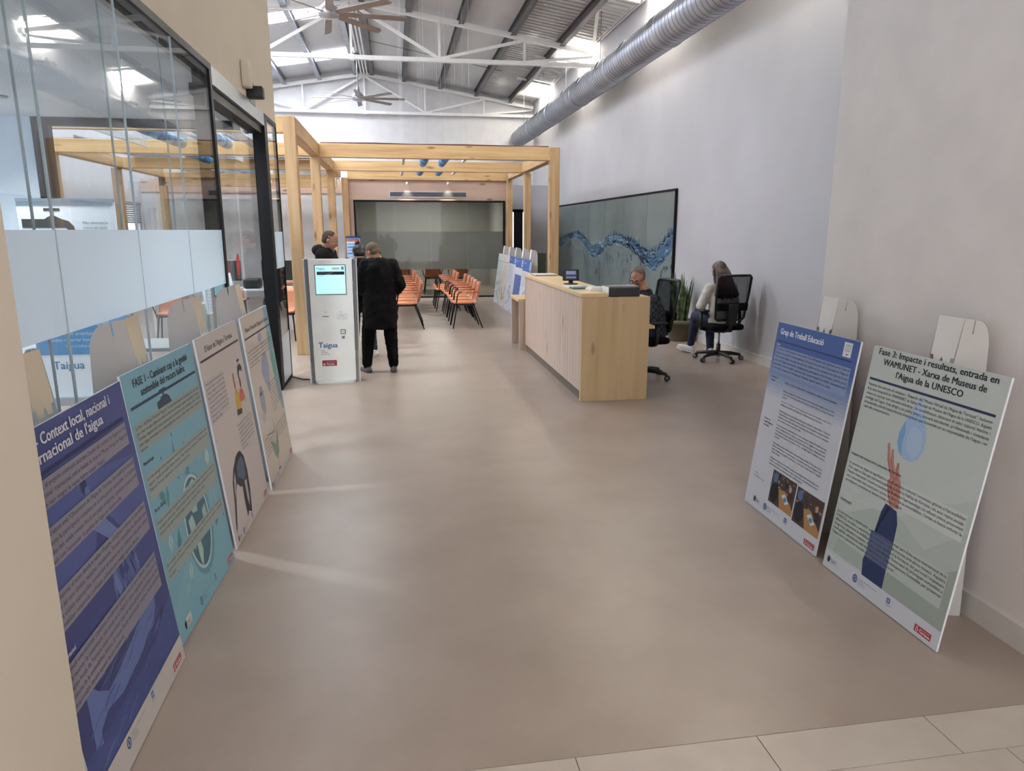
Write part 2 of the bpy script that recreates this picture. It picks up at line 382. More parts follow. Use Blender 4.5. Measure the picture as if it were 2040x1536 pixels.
# sliding door opening
d = MB(); gr = mat('satin_steel', (178, 184, 188), .32, .6)
d.box(-1.36, XG, 5.66, 7.84, 2.72, 2.845, gr).box(-1.40, XG-.03, 5.66, 7.84, 2.645, 2.72, K)
d1 = struct('door_1', d)
MB().box(-1.345, -1.335, 6.75, 7.80, .02, 2.645, M['glass2']).build('sliding_leaf', d1)
MB().box(-1.385, -1.378, 5.7, 6.9, .02, 2.645, M['glass2']).build('sliding_leaf', d1)
st = MB(); n = 24
st.add([(-1.332, 6.48+.07*math.cos(2*PI*k/n), 1.405+.10*math.sin(2*PI*k/n)) for k in range(n)], [tuple(range(n))], M['red'])
# the red safety disc is carried on the fixed leaf
st.build('safety_disc', d1)
l = MB()
l.box(-1.37, XG, 7.82, 7.98, 0, 2.845, K)
l.box(-1.29, XG, 7.98, 8.6, 2.80, 2.845, K).box(-1.29, XG, 8.565, 8.6, 0, 2.80, K).box(-1.29, XG, 7.98, 8.565, 0, .04, K)
lw_ = struct('window_10', l)
MB().box(-1.262, -1.256, 7.98, 8.565, .04, 2.80, M['glass']).build('pane', lw_)
MB().box(-1.2555, -1.254, 7.98, 8.565, 1.29, 1.68, M['frost']).box(-1.2555, -1.254, 7.98, 8.565, .04, .56, M['frost']).build('frosted_band', lw_)
MB().box(-1.275, -1.265, 7.98, 8.565, .56, 1.29, mat('black_film', (22, 22, 26), .3)).build('dark_film', lw_)
# ================================================================= ROOF STEEL
def truss(Y, label):
    t = thing('roof_truss', label, 'roof truss', (XA, Y, 5.3), group='white steel roof trusses')
    bz = .035; s = M['steelw']; HX = 5.36; rise = 6.36-5.3
    def top(x): return 1.15-SL*abs(x)-.03
    MB().bar((-HX, 0, 0), (HX, 0, 0), .10, .085, s).bar((-.06, 0, -.0), (.06, 0, 0), .12, .11, s).build('bottom_chord', t)
    MB().bar((0, 0, top(0)), (HX, 0, top(HX)), .10, .10, s).build('top_chord', t)
    MB().bar((0, 0, top(0)), (-HX, 0, top(HX)), .10, .10, s).build('top_chord', t)
    for sg in (-1, 1):
        MB().bar((0, 0, top(0)-.05), (sg*1.87, 0, .03), .06, .06, s).build('diagonal', t)
        MB().bar((sg*1.87, 0, .03), (sg*3.75, 0, top(3.75)-.04), .06, .06, s).build('diagonal', t)
        MB().bar((sg*3.75, 0, .03), (sg*5.3, 0, top(5.3)-.08), .055, .055, s).build('diagonal', t)
        MB().bar((sg*1.87, 0, 0), (sg*1.87, 0, top(1.87)), .05, .05, s, (1, 0, 0)).build('post', t)
        MB().bar((sg*3.75, 0, 0), (sg*3.75, 0, top(3.75)), .05, .05, s, (1, 0, 0)).build('post', t)
    MB().bar((0, 0, -.02), (0, 0, top(0)), .05, .05, s, (1, 0, 0)).build('post', t)
    return t
truss(16.65, 'white steel roof truss crossing in front of the far one, nearest in view')
truss(24.02, 'white steel roof truss flat against the back gable wall')
truss(9.2, 'white steel roof truss above the entrance, nearest the camera overhead')
names = {.46: 'first dark purlin right of the ridge', 1.58: 'second dark purlin right of the ridge', 2.72: 'third dark purlin right of the ridge', 3.82: 'fourth dark purlin, closest to the wall washers', -.52: 'dark purlin at the ridge, right one of the pair',
         -1.02: 'pale purlin at the ridge, left one of the pair', -2.1: 'shiny galvanised purlin crossing the skylights, nearer the ridge', -3.15: 'shiny galvanised purlin crossing the skylights, beside the cream wall', -4.3: 'shiny galvanised purlin over the left bay, nearer the eaves'}
for xx, lab in names.items():
    m_ = M['purlin'] if xx > -.9 else M['purlinL']
    p = MB(); z = zroof(xx)-.02
    p.box(-.012, .012, 2, YB-.1, -.17, 0, m_).box(-.06, .06, 2, YB-.1, -.185, -.168, m_).box(-.06, .06, 2, YB-.1, -.012, .003, m_)
    o = p.build('roof_purlin'); o.location = (xx, 0, z); tag(o, lab+' under the roof sheets', 'roof beam', 'roof purlins')
# ridge conduit bundle
cb = MB()
for k in range(3): cb.box(-.86+.09*k, -.82+.09*k, 3, YB-.2, 6.40, 6.43, M['steelw'])
tag(cb.build('cable_tray'), 'pale cable tray running along under the ridge', 'cable tray')
tag(MB().bar((4.5, 16.45, 5.72), (3.55, 12.6, 5.9+.0), .07, .07, M['steelw']).build('roof_brace'), 'white diagonal steel brace rising from the truss end at the right wall', 'roof brace')
for yy, lab in ((21.0, 'white short steel bracket at the far right eaves'), (18.4, 'white short steel bracket between the two wall washers'), (13.4, 'grey short steel bracket nearest the camera at the right eaves')):
    o = MB().bar((3.55, yy, 5.86), (4.5, yy, 5.70), .05, .05, M['steelw']).build('eaves_bracket'); tag(o, lab, 'bracket', 'eaves brackets')
o = MB().tube([(XA+.3, 19.6, 6.34), (3.0, 20.2, 5.86)], .006, M['black'], 5).build('tie_cable'); tag(o, 'thin black cable stretched under the right roof slope', 'cable')
# ---------------------------------------------------------------- duct
t = thing('ventilation_duct', 'round galvanised spiral duct with grilles along the right wall', 'air duct', (4.1, 0, 4.6))
R_ = .26
MB().tube([(0, 3.95, 0), (0, 24.0, 0)], R_, M['galv'], 40).build('duct_pipe', t)
sm = MB(); y = 4.1
while y < 23.9:
    sm.tube([(0, y, 0), (0, y+.012, 0)], R_+.004, M['galvd'], 36); y += .13
sm.build('spiral_seam', t)
for k, y in enumerate((8.2, 10.8, 13.4, 16, 18.6, 21.2)):
    MB().tube([(0, y, 0), (0, y+.06, 0)], R_+.013, M['galv'], 36).build('coupling', t)
y = 5.2
while y < 23.8:
    a = math.radians(152)     # grilles face the hall, a little above the middle
    T = Matrix.Translation((math.cos(a)*R_, y, math.sin(a)*R_)) @ Matrix.Rotation(-(a-PI/2), 4, 'Y')
    gb = MB(); gb.box(-.075, .075, -.13, .13, .0, .012, M['galv'], T)
    gb.box(-.055, .055, -.11, .11, .012, .016, M['dark'], T); gb.build('grille', t); y += 1.45
for y in (9.0, 14.5, 17.4, 20, 23):
    MB().tube([(0, y, R_), (0, y, zroof(4.1)-4.6)], .005, M['galvd'], 5).build('hanger_rod', t)
# ---------------------------------------------------------------- wall washers
def washer(y, label):
    t = thing('wall_washer_lamp', label, 'wall lamp', (4.44, y, 5.12), group='wall washer lamps')
    MB().tube([(.17, 0, 0), (.05, 0, 0)], .03, M['blackp'], 10).build('bracket', t)
    MB().tube([(-.1, -.02, -.09), (.05, 0, .05)], .055, M['blackp'], 16).build('housing', t)
    ld = bpy.data.lights.new('washer_light', 'SPOT'); ld.energy = UP; ld.color = (1, .97, .84); ld.spot_size = math.radians(140); ld.spot_blend = .8; ld.shadow_soft_size = .04
    lo = bpy.data.objects.new('washer_light', ld); COL.objects.link(lo); lo.parent = t; lo.location = (.0, 0, .14)
    lo.rotation_euler = Vector((.12, 0, 1)).to_track_quat('-Z', 'Y').to_euler()
washer(22.1, 'black wall washer lamp farthest away above the duct end, throwing light upward')
washer(17.2, 'black wall washer lamp above the duct beside the nearer truss end')
washer(12.3, 'black wall washer lamp overhead on the right wall, second from the entrance')
washer(7.4, 'black wall washer lamp overhead on the right wall, nearest the entrance')
# ---------------------------------------------------------------- fans
def fan(loc, rod, rot, label, tilt=0):
    t = thing('ceiling_fan', label, 'ceiling fan', loc, rot, 'large eight-blade ceiling fans')
    MB().tube([(0, 0, .09), (0, 0, rod)], .016, M['fanm'], 10).build('rod', t)
    MB().lathe([(.02, rod-.10), (.075, rod-.06), (.085, rod)], M['fanm']).build('canopy', t)
    MB().lathe([(.03, .3), (.05, .18), (.13, .10), (.17, .06), (.17, -.02), (.15, -.06), (.05, -.08)], M['fanm'], 28).build('motor', t)
    for k in range(8):
        a = k*PI/4; T = Matrix.Rotation(a, 4, 'Z') @ Matrix.Rotation(math.radians(-16), 4, 'X')
        b = MB(); pts = [(.16, -.045), (.3, -.06), (1.2, -.07), (1.26, -.04), (1.27, .05), (1.2, .065), (.3, .06), (.16, .045)]
        b.prism(pts, -.006, .006, M['fan'], T); b.build('blade', t)
fan((-.93, 12.9, 5.14), 1.22, .1, 'brown ceiling fan close overhead, below the nearer truss')
fan((-.85, 21.2, 5.24), 1.14, .0, 'grey-brown ceiling fan farther away, above the wooden pergola')
# ================================================================= PERGOLA (two bays)
def post(x0, x1, y0, y1, z1, label):
    o = MB().rbox(x0, x1, y0, y1, 0, z1, .006, M['pine_z'], None, 1).build('pergola_post'); tag(o, label, 'wooden post', 'pine posts of the pergola'); return o
PT = 3.15; PB = 2.94; W = .155
def bx(name, a, m, label):
    o = MB().rbox(*a, .006, m, None, 1).build(name); tag(o, label, 'wooden beam', 'pine beams of the pergola'); return o
post(-1.385, -1.23, 10.1, 10.26, PT, 'pine pergola post nearest the glass front, behind the ticket kiosk')
post(-1.385, -1.23, 13.1, 13.26, PB, 'pine pergola post behind the standing man with glasses, second in the left row')
post(-1.385, -1.23, 16.2, 16.36, PB, 'pine pergola post, third in the left row')
post(-1.225, -1.07, 18.30, 18.42, PB, 'pine pergola post at the left end of the glazed meeting room')
post(2.82, 3.00, 13.1, 13.26, PT, 'pine pergola post at the front right corner, behind the desk')
post(2.91, 3.06, 16.2, 16.36, PB, 'pine pergola post in the middle of the right row')
post(2.83, 2.98, 18.30, 18.42, PB, 'pine pergola post at the right end of the glazed meeting room')
post(-5.56, -5.40, 13.1, 13.26, PB, 'pine pergola post seen through the glass, nearest in the outer row')
post(-5.66, -5.50, 16.2, 16.36, PB, 'pine pergola post seen through the glass, middle of the outer row')
post(-5.56, -5.40, 18.9, 19.06, PB, 'pine pergola post seen through the glass, far end of the outer row')
bx('pergola_beam', (-1.23, 2.82, 13.1, 13.24, PB-.02, PT), M['pine_x'], 'pine front beam spanning above the rows of orange chairs')
bx('pergola_beam', (-1.23, 2.91, 16.2, 16.34, PB, PT), M['pine_x'], 'pine cross beam, second from the front over the chairs')
bx('pergola_beam', (-1.07, 2.83, 18.30, 18.40, PB-.04, PT-.04), M['pine_x'], 'pine cross beam resting on the oak wall above the glazed room')
bx('pergola_beam', (-1.385, -1.23, 10.26, 13.1, PB, PT), M['pine_y'], 'pine side beam running back from the nearest post')
bx('pergola_beam', (-1.385, -1.23, 13.1, 16.2, PB, PT), M['pine_y'], 'pine side beam, second stretch of the left row')
bx('pergola_beam', (-1.385, -1.23, 16.2, 18.3, PB, PT), M['pine_y'], 'pine side beam, last stretch of the left row')
bx('pergola_beam', (2.84, 3.00, 13.26, 16.2, PB, PT), M['pine_y'], 'pine side beam on the right, between front and middle posts')
bx('pergola_beam', (2.86, 3.00, 16.36, 18.3, PB, PT), M['pine_y'], 'pine side beam on the right, between middle and far posts')
bx('pergola_beam', (-5.56, -1.385, 10.12, 10.26, PB, PT), M['pine_x'], 'pine beam reaching left from the nearest post')
bx('pergola_beam', (-5.56, -1.385, 13.1, 13.24, PB, PT), M['pine_x'], 'pine beam over the left bay seen through the glass, upper one')
bx('pergola_beam', (-5.56, -1.385, 16.2, 16.34, PB, PT), M['pine_x'], 'pine beam over the left bay seen through the glass, middle one')
bx('pergola_beam', (-5.56, -1.385, 18.9, 19.04, PB-.2, PT-.1), M['pine_x'], 'pine beam at the far end of the left bay')
bx('pergola_beam', (-5.56, -5.42, 13.24, 18.9, PB, PT), M['pine_y'], 'pine side beam of the outer row seen through the glass')
post(-5.56, -5.40, 10.1, 10.26, PT, 'pine pergola post at the outer front corner of the left bay')
o = MB().tube([(-1.2, 13.17, PT+.012), (-.3, 13.17, PT+.02), (.4, 13.17, PT+.010), (1.3, 13.17, PT+.02), (2.1, 13.17, PT+.012), (2.8, 13.17, PT+.015)], .012, mat('dark_red_cable', (86, 34, 44), .6), 6).build('power_cable'); tag(o, 'dark red cable lying along the top of the front beam', 'cable')
struct('wall_left_partition', MB().box(XL, -1.3, 19.5, 19.6, 0, 2.62, M['wall']).box(XL, -1.3, 19.48, 19.6, 2.62, 2.94, M['clad']))
# blue tubes hung in the bays
def btube(x, y0, y1, z, lab):
    t = thing('hanging_tube', lab, 'decorative tube', (x, y0, z), group='blue tubes hanging under the pergola')
    L_ = y1-y0; ms = [M['tube3'], M['tube2'], M['tube1']]; seg = int(L_/.22)
    for k in range(seg):
        MB().tube([(0, k*L_/seg, 0), (0, (k+1)*L_/seg, 0)], .078+.004*(k % 2), ms[(k*2+int(x*10)) % 3], 20).build('ring', t)
    for yy in (.2, L_-.2): MB().tube([(0, yy, .07), (0, yy, zroof(x)-z-.01)], .0012, M['steelw'], 4).build('wire', t)
btube(.62, 13.6, 15.2, 3.03, 'blue banded tube under the first bay, left of the pair above the chairs')
btube(1.0, 13.6, 15.2, 3.03, 'blue banded tube under the first bay, right of the pair above the chairs')
btube(.64, 16.5, 17.7, 3.03, 'blue banded tube under the far bay, left of the pair before the oak wall')
btube(1.08, 16.5, 17.7, 3.03, 'blue banded tube under the far bay, right of the pair before the oak wall')
btube(-2.6, 10.6, 12.6, 3.05, 'blue banded tube over the left bay seen through the glass door')
btube(-3.3, 10.6, 12.6, 3.05, 'blue banded tube over the left bay seen through the large pane')
def lamp(x, y0, y1, z, lab):
    t = thing('linear_lamp', lab, 'ceiling lamp', (x, y0, z), group='slim linear lamps under the pergola')
    MB().box(-.025, .025, 0, y1-y0, 0, .1, M['white']).build('housing', t)
    for yy in (.15, y1-y0-.15): MB().tube([(0, yy, .1), (0, yy, zroof(x)-z-.01)], .0012, M['steelw'], 4).build('wire', t)
lamp(.22, 13.5, 15.2, 2.99, 'slim white linear lamp left of the blue tubes, first bay')
lamp(.22, 16.5, 17.7, 2.95, 'slim white linear lamp left of the blue tubes, far bay')
lamp(1.42, 13.5, 15.0, 3.03, 'slim white linear lamp right of the blue tubes, first bay')
lamp(1.42, 16.5, 17.6, 2.98, 'slim white linear lamp right of the blue tubes, far bay')
lamp(-2.2, 10.5, 12.8, 3.0, 'slim white linear lamp over the left bay near the door')
lamp(-3.9, 10.5, 12.8, 3.0, 'slim white linear lamp over the left bay far from the door')
# cable clutter above the left bay
cb = thing('cable_ladder', 'grey steel cable ladder with pipes above the left bay', 'cable tray', (-3.3, 13.4, 3.16))
for x in (-1.9, 1.7): MB().box(x, x+.03, 0, 9.5, 0, .08, M['purlinL']).build('rail', cb)
for k in range(16): MB().box(-1.9, 1.7, .2+k*.58, .5+k*.58, .0, .03, M['purlinL']).build('rung', cb)
for k in range(5): MB().tube([(-1.4+k*.62, .1, .16), (-1.3+k*.62, 9.2, .16)], .035, M['galv'], 8).build('pipe', cb)
# ================================================================= GLAZED MEETING ROOM AT THE BACK
YW = 18.42
wc = MB()
wc.box(-1.1, 2.9, YW, YW+.12, 2.42, 2.95, M['clad']).box(-1.1, -.965, YW, YW+.12, 0, 2.42, M['clad']).box(2.80, 2.9, YW, YW+.12, 0, 2.42, M['clad'])
struct('wall_meeting_room', wc)
gw = MB(); a, b, z1 = -.965, 2.80, 2.42
gw.box(a, b, YW-.03, YW+.04, z1-.045, z1, K).box(a, b, YW-.03, YW+.04, 0, .035, K).box(a, a+.045, YW-.03, YW+.04, .035, z1-.045, K).box(b-.05, b, YW-.03, YW+.04, .035, z1-.045, K)
gw = struct('window_11', gw)
for k in range(4):
    p0 = a+.045+(b-a-.095)*k/4; p1 = a+.045+(b-a-.095)*(k+1)/4
    MB().box(p0+.003, p1-.003, YW, YW+.01, .035, z1-.045, M['glassd']).build('pane', gw)
MB().box(a+.045, b-.05, YW+.011, YW+.013, .72, 1.66, M['frostd']).build('frosted_band', gw)
dk = mat('meeting_room_wall', (150, 150, 144), .8)
struct('wall_meeting_back', MB().box(-1.1, 2.9, 22.4, 22.5, 0, 2.75, dk).box(-1.2, -1.1, YW+.12, 22.5, 0, 2.75, dk).box(2.9, 3.0, YW+.12, 22.5, 0, 2.75, dk))
struct('ceiling_meeting', MB().box(-1.2, 3.0, YW+.12, 22.5, 2.7, 2.8, dk))
lp = thing('added_fill_lamp', 'glowing ceiling panel added to brighten the glazed meeting room', 'ceiling lamp', (.9, 20.6, 2.695))  # unseen lamp added to lift the dark meeting room
MB().box(-.9, .9, -.3, .3, -.02, 0, mat('fill_lamp_diffuser', (250, 250, 240), .5, emit=11)).build('diffuser', lp); MB().box(-.93, .93, -.33, .33, -.012, .004, M['white']).build('frame', lp)
# meeting room furniture visible through the glass
t = thing('meeting_table', 'dark meeting table inside the glazed room', 'table', (.9, 20.4, 0))
MB().rbox(-.9, .9, -.5, .5, .71, .74, .008, M['blackp']).build('tabletop', t)
for sx in (-.8, .8):
    for sy in (-.42, .42): MB().tube([(sx, sy, 0), (sx, sy, .71)], .022, M['black'], 8).build('leg', t)
# air grille
t = thing('air_grille', 'long dark air grille on the oak wall above the glazed room', 'air vent', (.87, YW-.012, 2.56))
MB().box(-.96, .96, -.012, .012, -.075, .075, M['chrome']).build('frame', t)
MB().box(-.94, .94, -.018, -.012, -.055, .055, M['dark']).build('backing', t)
q = MB()
for k in range(9): q.box(-.94, .94, -.024, -.018, -.052+k*.0125, -.047+k*.0125, M['galvd'])
q.build('slats', t)
for xx, lab in ((.35, 'left'), (1.35, 'right')):
    t = thing('spot_lamp', 'small spot lamp over the air grille, the %s one' % lab, 'ceiling lamp', (xx, 18.24, 2.84), group='spots above the air grille')
    MB().box(-.012, .012, -.01, .17, .0, .02, M['white']).build('bracket', t)
    MB().tube([(0, 0, 0), (0, .0, -.06)], .03, M['white'], 12).build('housing', t)
    ld = bpy.data.lights.new('spot_light', 'SPOT'); ld.energy = 9; ld.color = (1, .86, .6); ld.spot_size = math.radians(70); ld.spot_blend = .8; ld.shadow_soft_size = .03
    lo = bpy.data.objects.new('spot_light', ld); COL.objects.link(lo); lo.parent = t; lo.location = (0, 0, -.08); lo.rotation_euler = Vector((0, .42, -1)).to_track_quat('-Z', 'Y').to_euler()
# ================================================================= RIGHT SIDE OF THE BACK: doors, wall
dm = mat('far_wall_grey', (186, 184, 188), .7)
struct('wall_corridor', MB().box(3.06, XR, 21.6, 21.7, 2.3, 3.0, dm).box(4.05, XR, 21.6, 21.7, 0, 2.3, dm))
f = MB(); f.box(3.06, 3.12, 21.55, 21.62, 0, 2.3, K).box(3.55, 3.82, 21.55, 21.62, 0, 2.3, K).box(4.0, 4.05, 21.55, 21.62, 0, 2.3, K).box(3.12, 4.0, 21.55, 21.62, 2.22, 2.3, K)
d2 = struct('door_2', f); MB().box(3.12, 3.55, 21.58, 21.59, 0, 2.22, M['glass2']).box(3.82, 4.0, 21.58, 21.59, 0, 2.22, M['glass2']).build('pane', d2)
bd = MB().box(-.04, .0, -.3, .3, 0, 2.05, mat('grey_door', (150, 148, 150), .5)).build('door_3'); bd.location = (XR-.002, 20.85, 0); bd['kind'] = 'structure'
MB().tube([(-.05, -.22, 1.0), (-.09, -.22, 1.0), (-.09, -.12, 1.0)], .01, M['chrome'], 8).build('door_handle', bd)
o = MB().box(-.35, .35, -.2, .2, 0, 1.05, mat('dark_green_bin', (70, 74, 64), .6)).build('storage_cabinet'); o.location = (3.9, 20.4, 0); tag(o, 'dark green-grey cabinet against the far right wall behind the posts', 'cabinet')
o = MB().tube([(3.25, 23.9, 2.87), (3.6, 23.0, 2.82), (4.05, 22.6, 2.66), (4.36, 21.95, 2.5)], .12, M['galv'], 14).build('flexible_duct'); tag(o, 'grey flexible duct sloping down behind the right posts', 'air duct')
MB().box(4.40, 4.619, 21.9, 21.94, 2.44, 2.50, M['galvd']).box(4.60, 4.6195, 21.85, 21.99, 2.38, 2.56, M['galvd']).build('wall_bracket', o)
# ---------------------------------------------------------------- water mural
t = thing('water_mural', 'grey glass wall panel printed with a blue splashing wave', 'wall mural', (XR-.002, 11.5, 0))
y1 = 9.0; z0, z1 = .05, 2.33
mg = mat('mural_grey_glass', (134, 145, 144), .2, rgb2=(128, 139, 138), scale=(.5, .5, .5))
MB().box(-.03, 0, 0, y1, z0, z1, mg).build('glass_panel', t)
MB().box(-.045, 0, -.03, y1, z1, z1+.035, K).box(-.045, 0, -.03, 0, z0, z1, K).box(-.045, 0, -.03, y1, 0, z0, K).box(-.045, 0, y1, y1+.03, 0, z1+.035, K).build('frame', t)
q = MB()
for y in (1.35, 2.7, 4.05, 5.4, 6.75): q.box(-.0305, -.03, y-.004, y+.004, z0, z1, K)
q.build('panel_joint', t)
# the wave: ribbons from photo-measured centre line (y along wall from the near end, z centre, half height)
cl = [(0, 1.52, .20), (.25, 1.42, .22), (.5, 1.30, .22), (.8, 1.18, .2), (1.1, 1.16, .17), (1.4, 1.22, .15), (1.8, 1.33, .13), (2.3, 1.43, .11), (2.8, 1.49, .09), (3.3, 1.50, .09), (3.8, 1.44, .1), (4.3, 1.30, .14), (4.8, 1.20, .15), (5.2, 1.25, .14), (5.7, 1.42, .11), (6.2, 1.54, .08), (6.8, 1.58, .07), (7.4, 1.53, .08), (8.0, 1.40, .1), (8.6, 1.3, .12), (9.0, 1.3, .12)]
def cz(y):
    for a_, b_ in zip(cl, cl[1:]):
        if a_[0] <= y <= b_[0]:
            f_ = (y-a_[0])/(b_[0]-a_[0]); f_ = f_*f_*(3-2*f_); return a_[1]+(b_[1]-a_[1])*f_, a_[2]+(b_[2]-a_[2])*f_
    return cl[-1][1:]
rnd = random.Random(3)
bl = [flat(c, .3) for c in ((72, 112, 150), (40, 70, 112), (116, 156, 186), (22, 40, 70), (150, 182, 200))]
wv = MB(); N_ = 300
up = [.0]*(N_+1)
for o_ in range(5):
    ph = rnd.random()*6; fr = 3+o_*7
    for i in range(N_+1): up[i] += math.sin(i/N_*fr*6.28+ph+rnd.random()*.5)*(.035/(1+o_*.35))
pts = []
for i in range(N_):
    ya, yb = y1*i/N_, y1*(i+1)/N_; za, ha = cz(ya); zb, hb = cz(yb)
    wv.add([(-.0306, ya, za-ha*.8+up[i]*.3), (-.0306, yb, zb-hb*.8+up[i+1]*.3), (-.0306, yb, zb+hb*.8+max(up[i+1], -.02)), (-.0306, ya, za+ha*.8+max(up[i], -.02))], [(0, 1, 2, 3)], bl[0])
for k in range(420):   # streaks following the flow
    ya = rnd.random()*(y1-.7); ln = .15+rnd.random()*.55; fr = rnd.random()*1.9-.95; n = 8; c = bl[1+rnd.randrange(4)]; th = .004+rnd.random()*.016; lay = -.0309-.0001*rnd.randrange(4)
    P = []
    for j in range(n+1):
        yy = ya+ln*j/n; z_, h_ = cz(yy); P.append((yy, z_+h_*fr*1.05+.022*math.sin(yy*23+k)))
    for j in range(n):
        t0 = th*math.sin(PI*j/n); t1 = th*math.sin(PI*(j+1)/n)
        wv.add([(lay, P[j][0], P[j][1]-t0), (lay, P[j+1][0], P[j+1][1]-t1), (lay, P[j+1][0], P[j+1][1]+t1), (lay, P[j][0], P[j][1]+t0)], [(0, 1, 2, 3)], c)
for k in range(240):   # spikes of spray on the crest
    ya = rnd.random()*y1; z_, h_ = cz(ya); s_ = .02+rnd.random()*.05; dx = rnd.uniform(-.06, .06)
    wv.add([(-.0308, ya-s_*.5, z_+h_*.6), (-.0308, ya+s_*.5, z_+h_*.6), (-.0308, ya+dx, z_+h_*.85+.03+rnd.random()*.13)], [(0, 1, 2)], bl[rnd.randrange(3)])
for k in range(420):   # drips and bubbles below
    g_ = rnd.choice([.5, 1.9, 2.6, 3.6, 4.6, 5.6, 6.6, 7.4]); ya = min(max(rnd.gauss(g_, .28), .05), y1-.05); z_, h_ = cz(ya); zz = z_-h_-.03-abs(rnd.gauss(0, .28)); 
    if zz < .15: continue
    a_ = .006+rnd.random()*.016; b_ = a_*(1+rnd.random()*2.2); n = 7; ri = .6 if rnd.random() < .5 else 0
    c = bl[1+rnd.randrange(3)]
    for j in range(n):
        p, q2 = 2*PI*j/n, 2*PI*(j+1)/n
        wv.add([(-.0309, ya+a_*math.cos(p), zz+b_*math.sin(p)), (-.0309, ya+a_*math.cos(q2), zz+b_*math.sin(q2)), (-.0309, ya+ri*a_*math.cos(q2), zz+ri*b_*math.sin(q2)), (-.0309, ya+ri*a_*math.cos(p), zz+ri*b_*math.sin(p))], [(0, 1, 2, 3)] if ri else [(0, 1, 2)], c)
wv.build('wave_print', t)
# ================================================================= POSTERS AND EASELS
PW, PH = .80, 1.157
class Board:
    """a foam board leaning on its easel; art is drawn in metres, x to the right and y up from the lower left corner"""
    def __init__(s, bl, br, lean, bg, label, group=None, name='exhibition_poster', remap=None, th=.010):
        bl = Vector((*bl, .004)); br = Vector((*br, .004)); s.W = (br-bl).length
        ux = (br-bl).normalized(); n0 = ux.cross(Vector((0, 0, 1)))          # out of the face, level
        vy = (Vector((0, 0, 1.15))-n0*lean).normalized(); nz = ux.cross(vy)
        t = thing(name, label, 'poster', bl, 0, group)
        Mx = Matrix((ux, vy, nz)).transposed().to_4x4(); t.rotation_euler = Mx.to_euler(); s.t = t
        MB().box(0, s.W, 0, PH, -th, -.0005, M['board']).build('foam_board', t)
        s.p = MB(); s.x = MB(); s.rm = remap or (lambda u: u); s.lay = 0
        s.p.box(0, s.W, 0, PH, -.0005, 0, flat(bg)); 
    def up(s, k=1): s.lay += k
    def U(s, u): return min(max(s.rm(u), 0.001), s.W-.001)
    def poly(s, pts, c, lay=None):
        s.up(); s.p.poly([(s.U(p[0]), min(max(p[1], .001), PH-.001)) for p in pts], .00002*s.lay, flat(c))
    def rect(s, u0, u1, v0, v1, c): s.poly([(u0, v0), (u1, v0), (u1, v1), (u0, v1)], c)
    def ell(s, u, v, a, b, c, n=28, rot=0):
        s.poly([(u+a*math.cos(t)*math.cos(rot)-b*math.sin(t)*math.sin(rot), v+a*math.cos(t)*math.sin(rot)+b*math.sin(t)*math.cos(rot)) for t in [2*PI*k/n for k in range(n)]], c)
    def line(s, pts, wd, c):
        s.up(); pts = [Vector((s.U(p[0]), p[1], 0)) for p in pts]; L = len(pts); ws = wd if isinstance(wd, list) else [wd]*L
        a = []; b = []
        for i in range(L):
            d = (pts[min(i+1, L-1)]-pts[max(i-1, 0)]).normalized(); n = Vector((-d.y, d.x, 0))*ws[i]/2
            a.append(pts[i]+n); b.append(pts[i]-n)
        for i in range(L-1): s.p.add([(p.x, p.y, .00002*s.lay) for p in (b[i], b[i+1], a[i+1], a[i])], [(0, 1, 2, 3)], flat(c))
    def txt(s, body, u, v, size, c=(40, 40, 44), width=None, align='L', bold=0, maxw=None):
        u = s.rm(u); text(s.x, body, u, v, size, flat(c), w=s.lay*.00002+.0002, width=width, align=align, bold=bold, maxw=maxw)
    def para(s, lines, u0, v, u1, lh, size, c=(46, 46, 50), bold=0, last=True):
        a, b = s.rm(u0), s.rm(u1)
        for i, l in enumerate(lines):
            if i == len(lines)-1 and last: text(s.x, l, a, v-i*lh, size, flat(c), w=s.lay*.00002+.0002, maxw=b-a, bold=bold)
            else: text(s.x, l, a, v-i*lh, size, flat(c), w=s.lay*.00002+.0002, width=b-a, bold=bold)
    def footer(s, hand=True, dark=(34, 34, 40), vs=.05, u0=.02, ub=.66):
        s.ell(u0+.018, vs-.002, .010, .014, dark); 
        for k in range(4): s.line([(u0+.010+k*.006, vs), (u0+.009+k*.007, vs+.022-abs(k-1.4)*.004)], .004, dark)
        s.txt('OAT', u0+.034, vs-.008, .024, dark)
        s.txt("Observatori de l'Aigua de Terrassa", u0+.034, vs-.014, .0045, dark)
        s.ell(.25, vs, .017, .020, (52, 72, 128)); s.ell(.25, vs, .011, .013, (190, 196, 214)); s.rect(.245, .255, vs-.009, vs+.009, (52, 72, 128))
        for k, l in enumerate(['UNIVERSITAT POLITECNICA DE CATALUNYA', 'DE TERRASSA', 'BARCELONATECH', 'Campus de Terrassa']): s.txt(l, .275, vs+.008-k*.009, .0065, (84, 96, 140))
        s.rect(.475, .497, vs-.002, vs+.022, (52, 80, 150)); s.rect(.480, .492, vs+.003, vs+.017, (150, 168, 205)); s.line([(.508, vs+.02), (.517, vs+.010), (.508, vs-.001)], .002, (170, 184, 212))
        s.txt('unesco', .472, vs-.013, .013, (52, 80, 150))
        badge(s, ub, .020, .095, .031)
    def done(s):
        s.p.build('printed_picture', s.t)
        if s.x.v: s.x.build('printed_text', s.t)
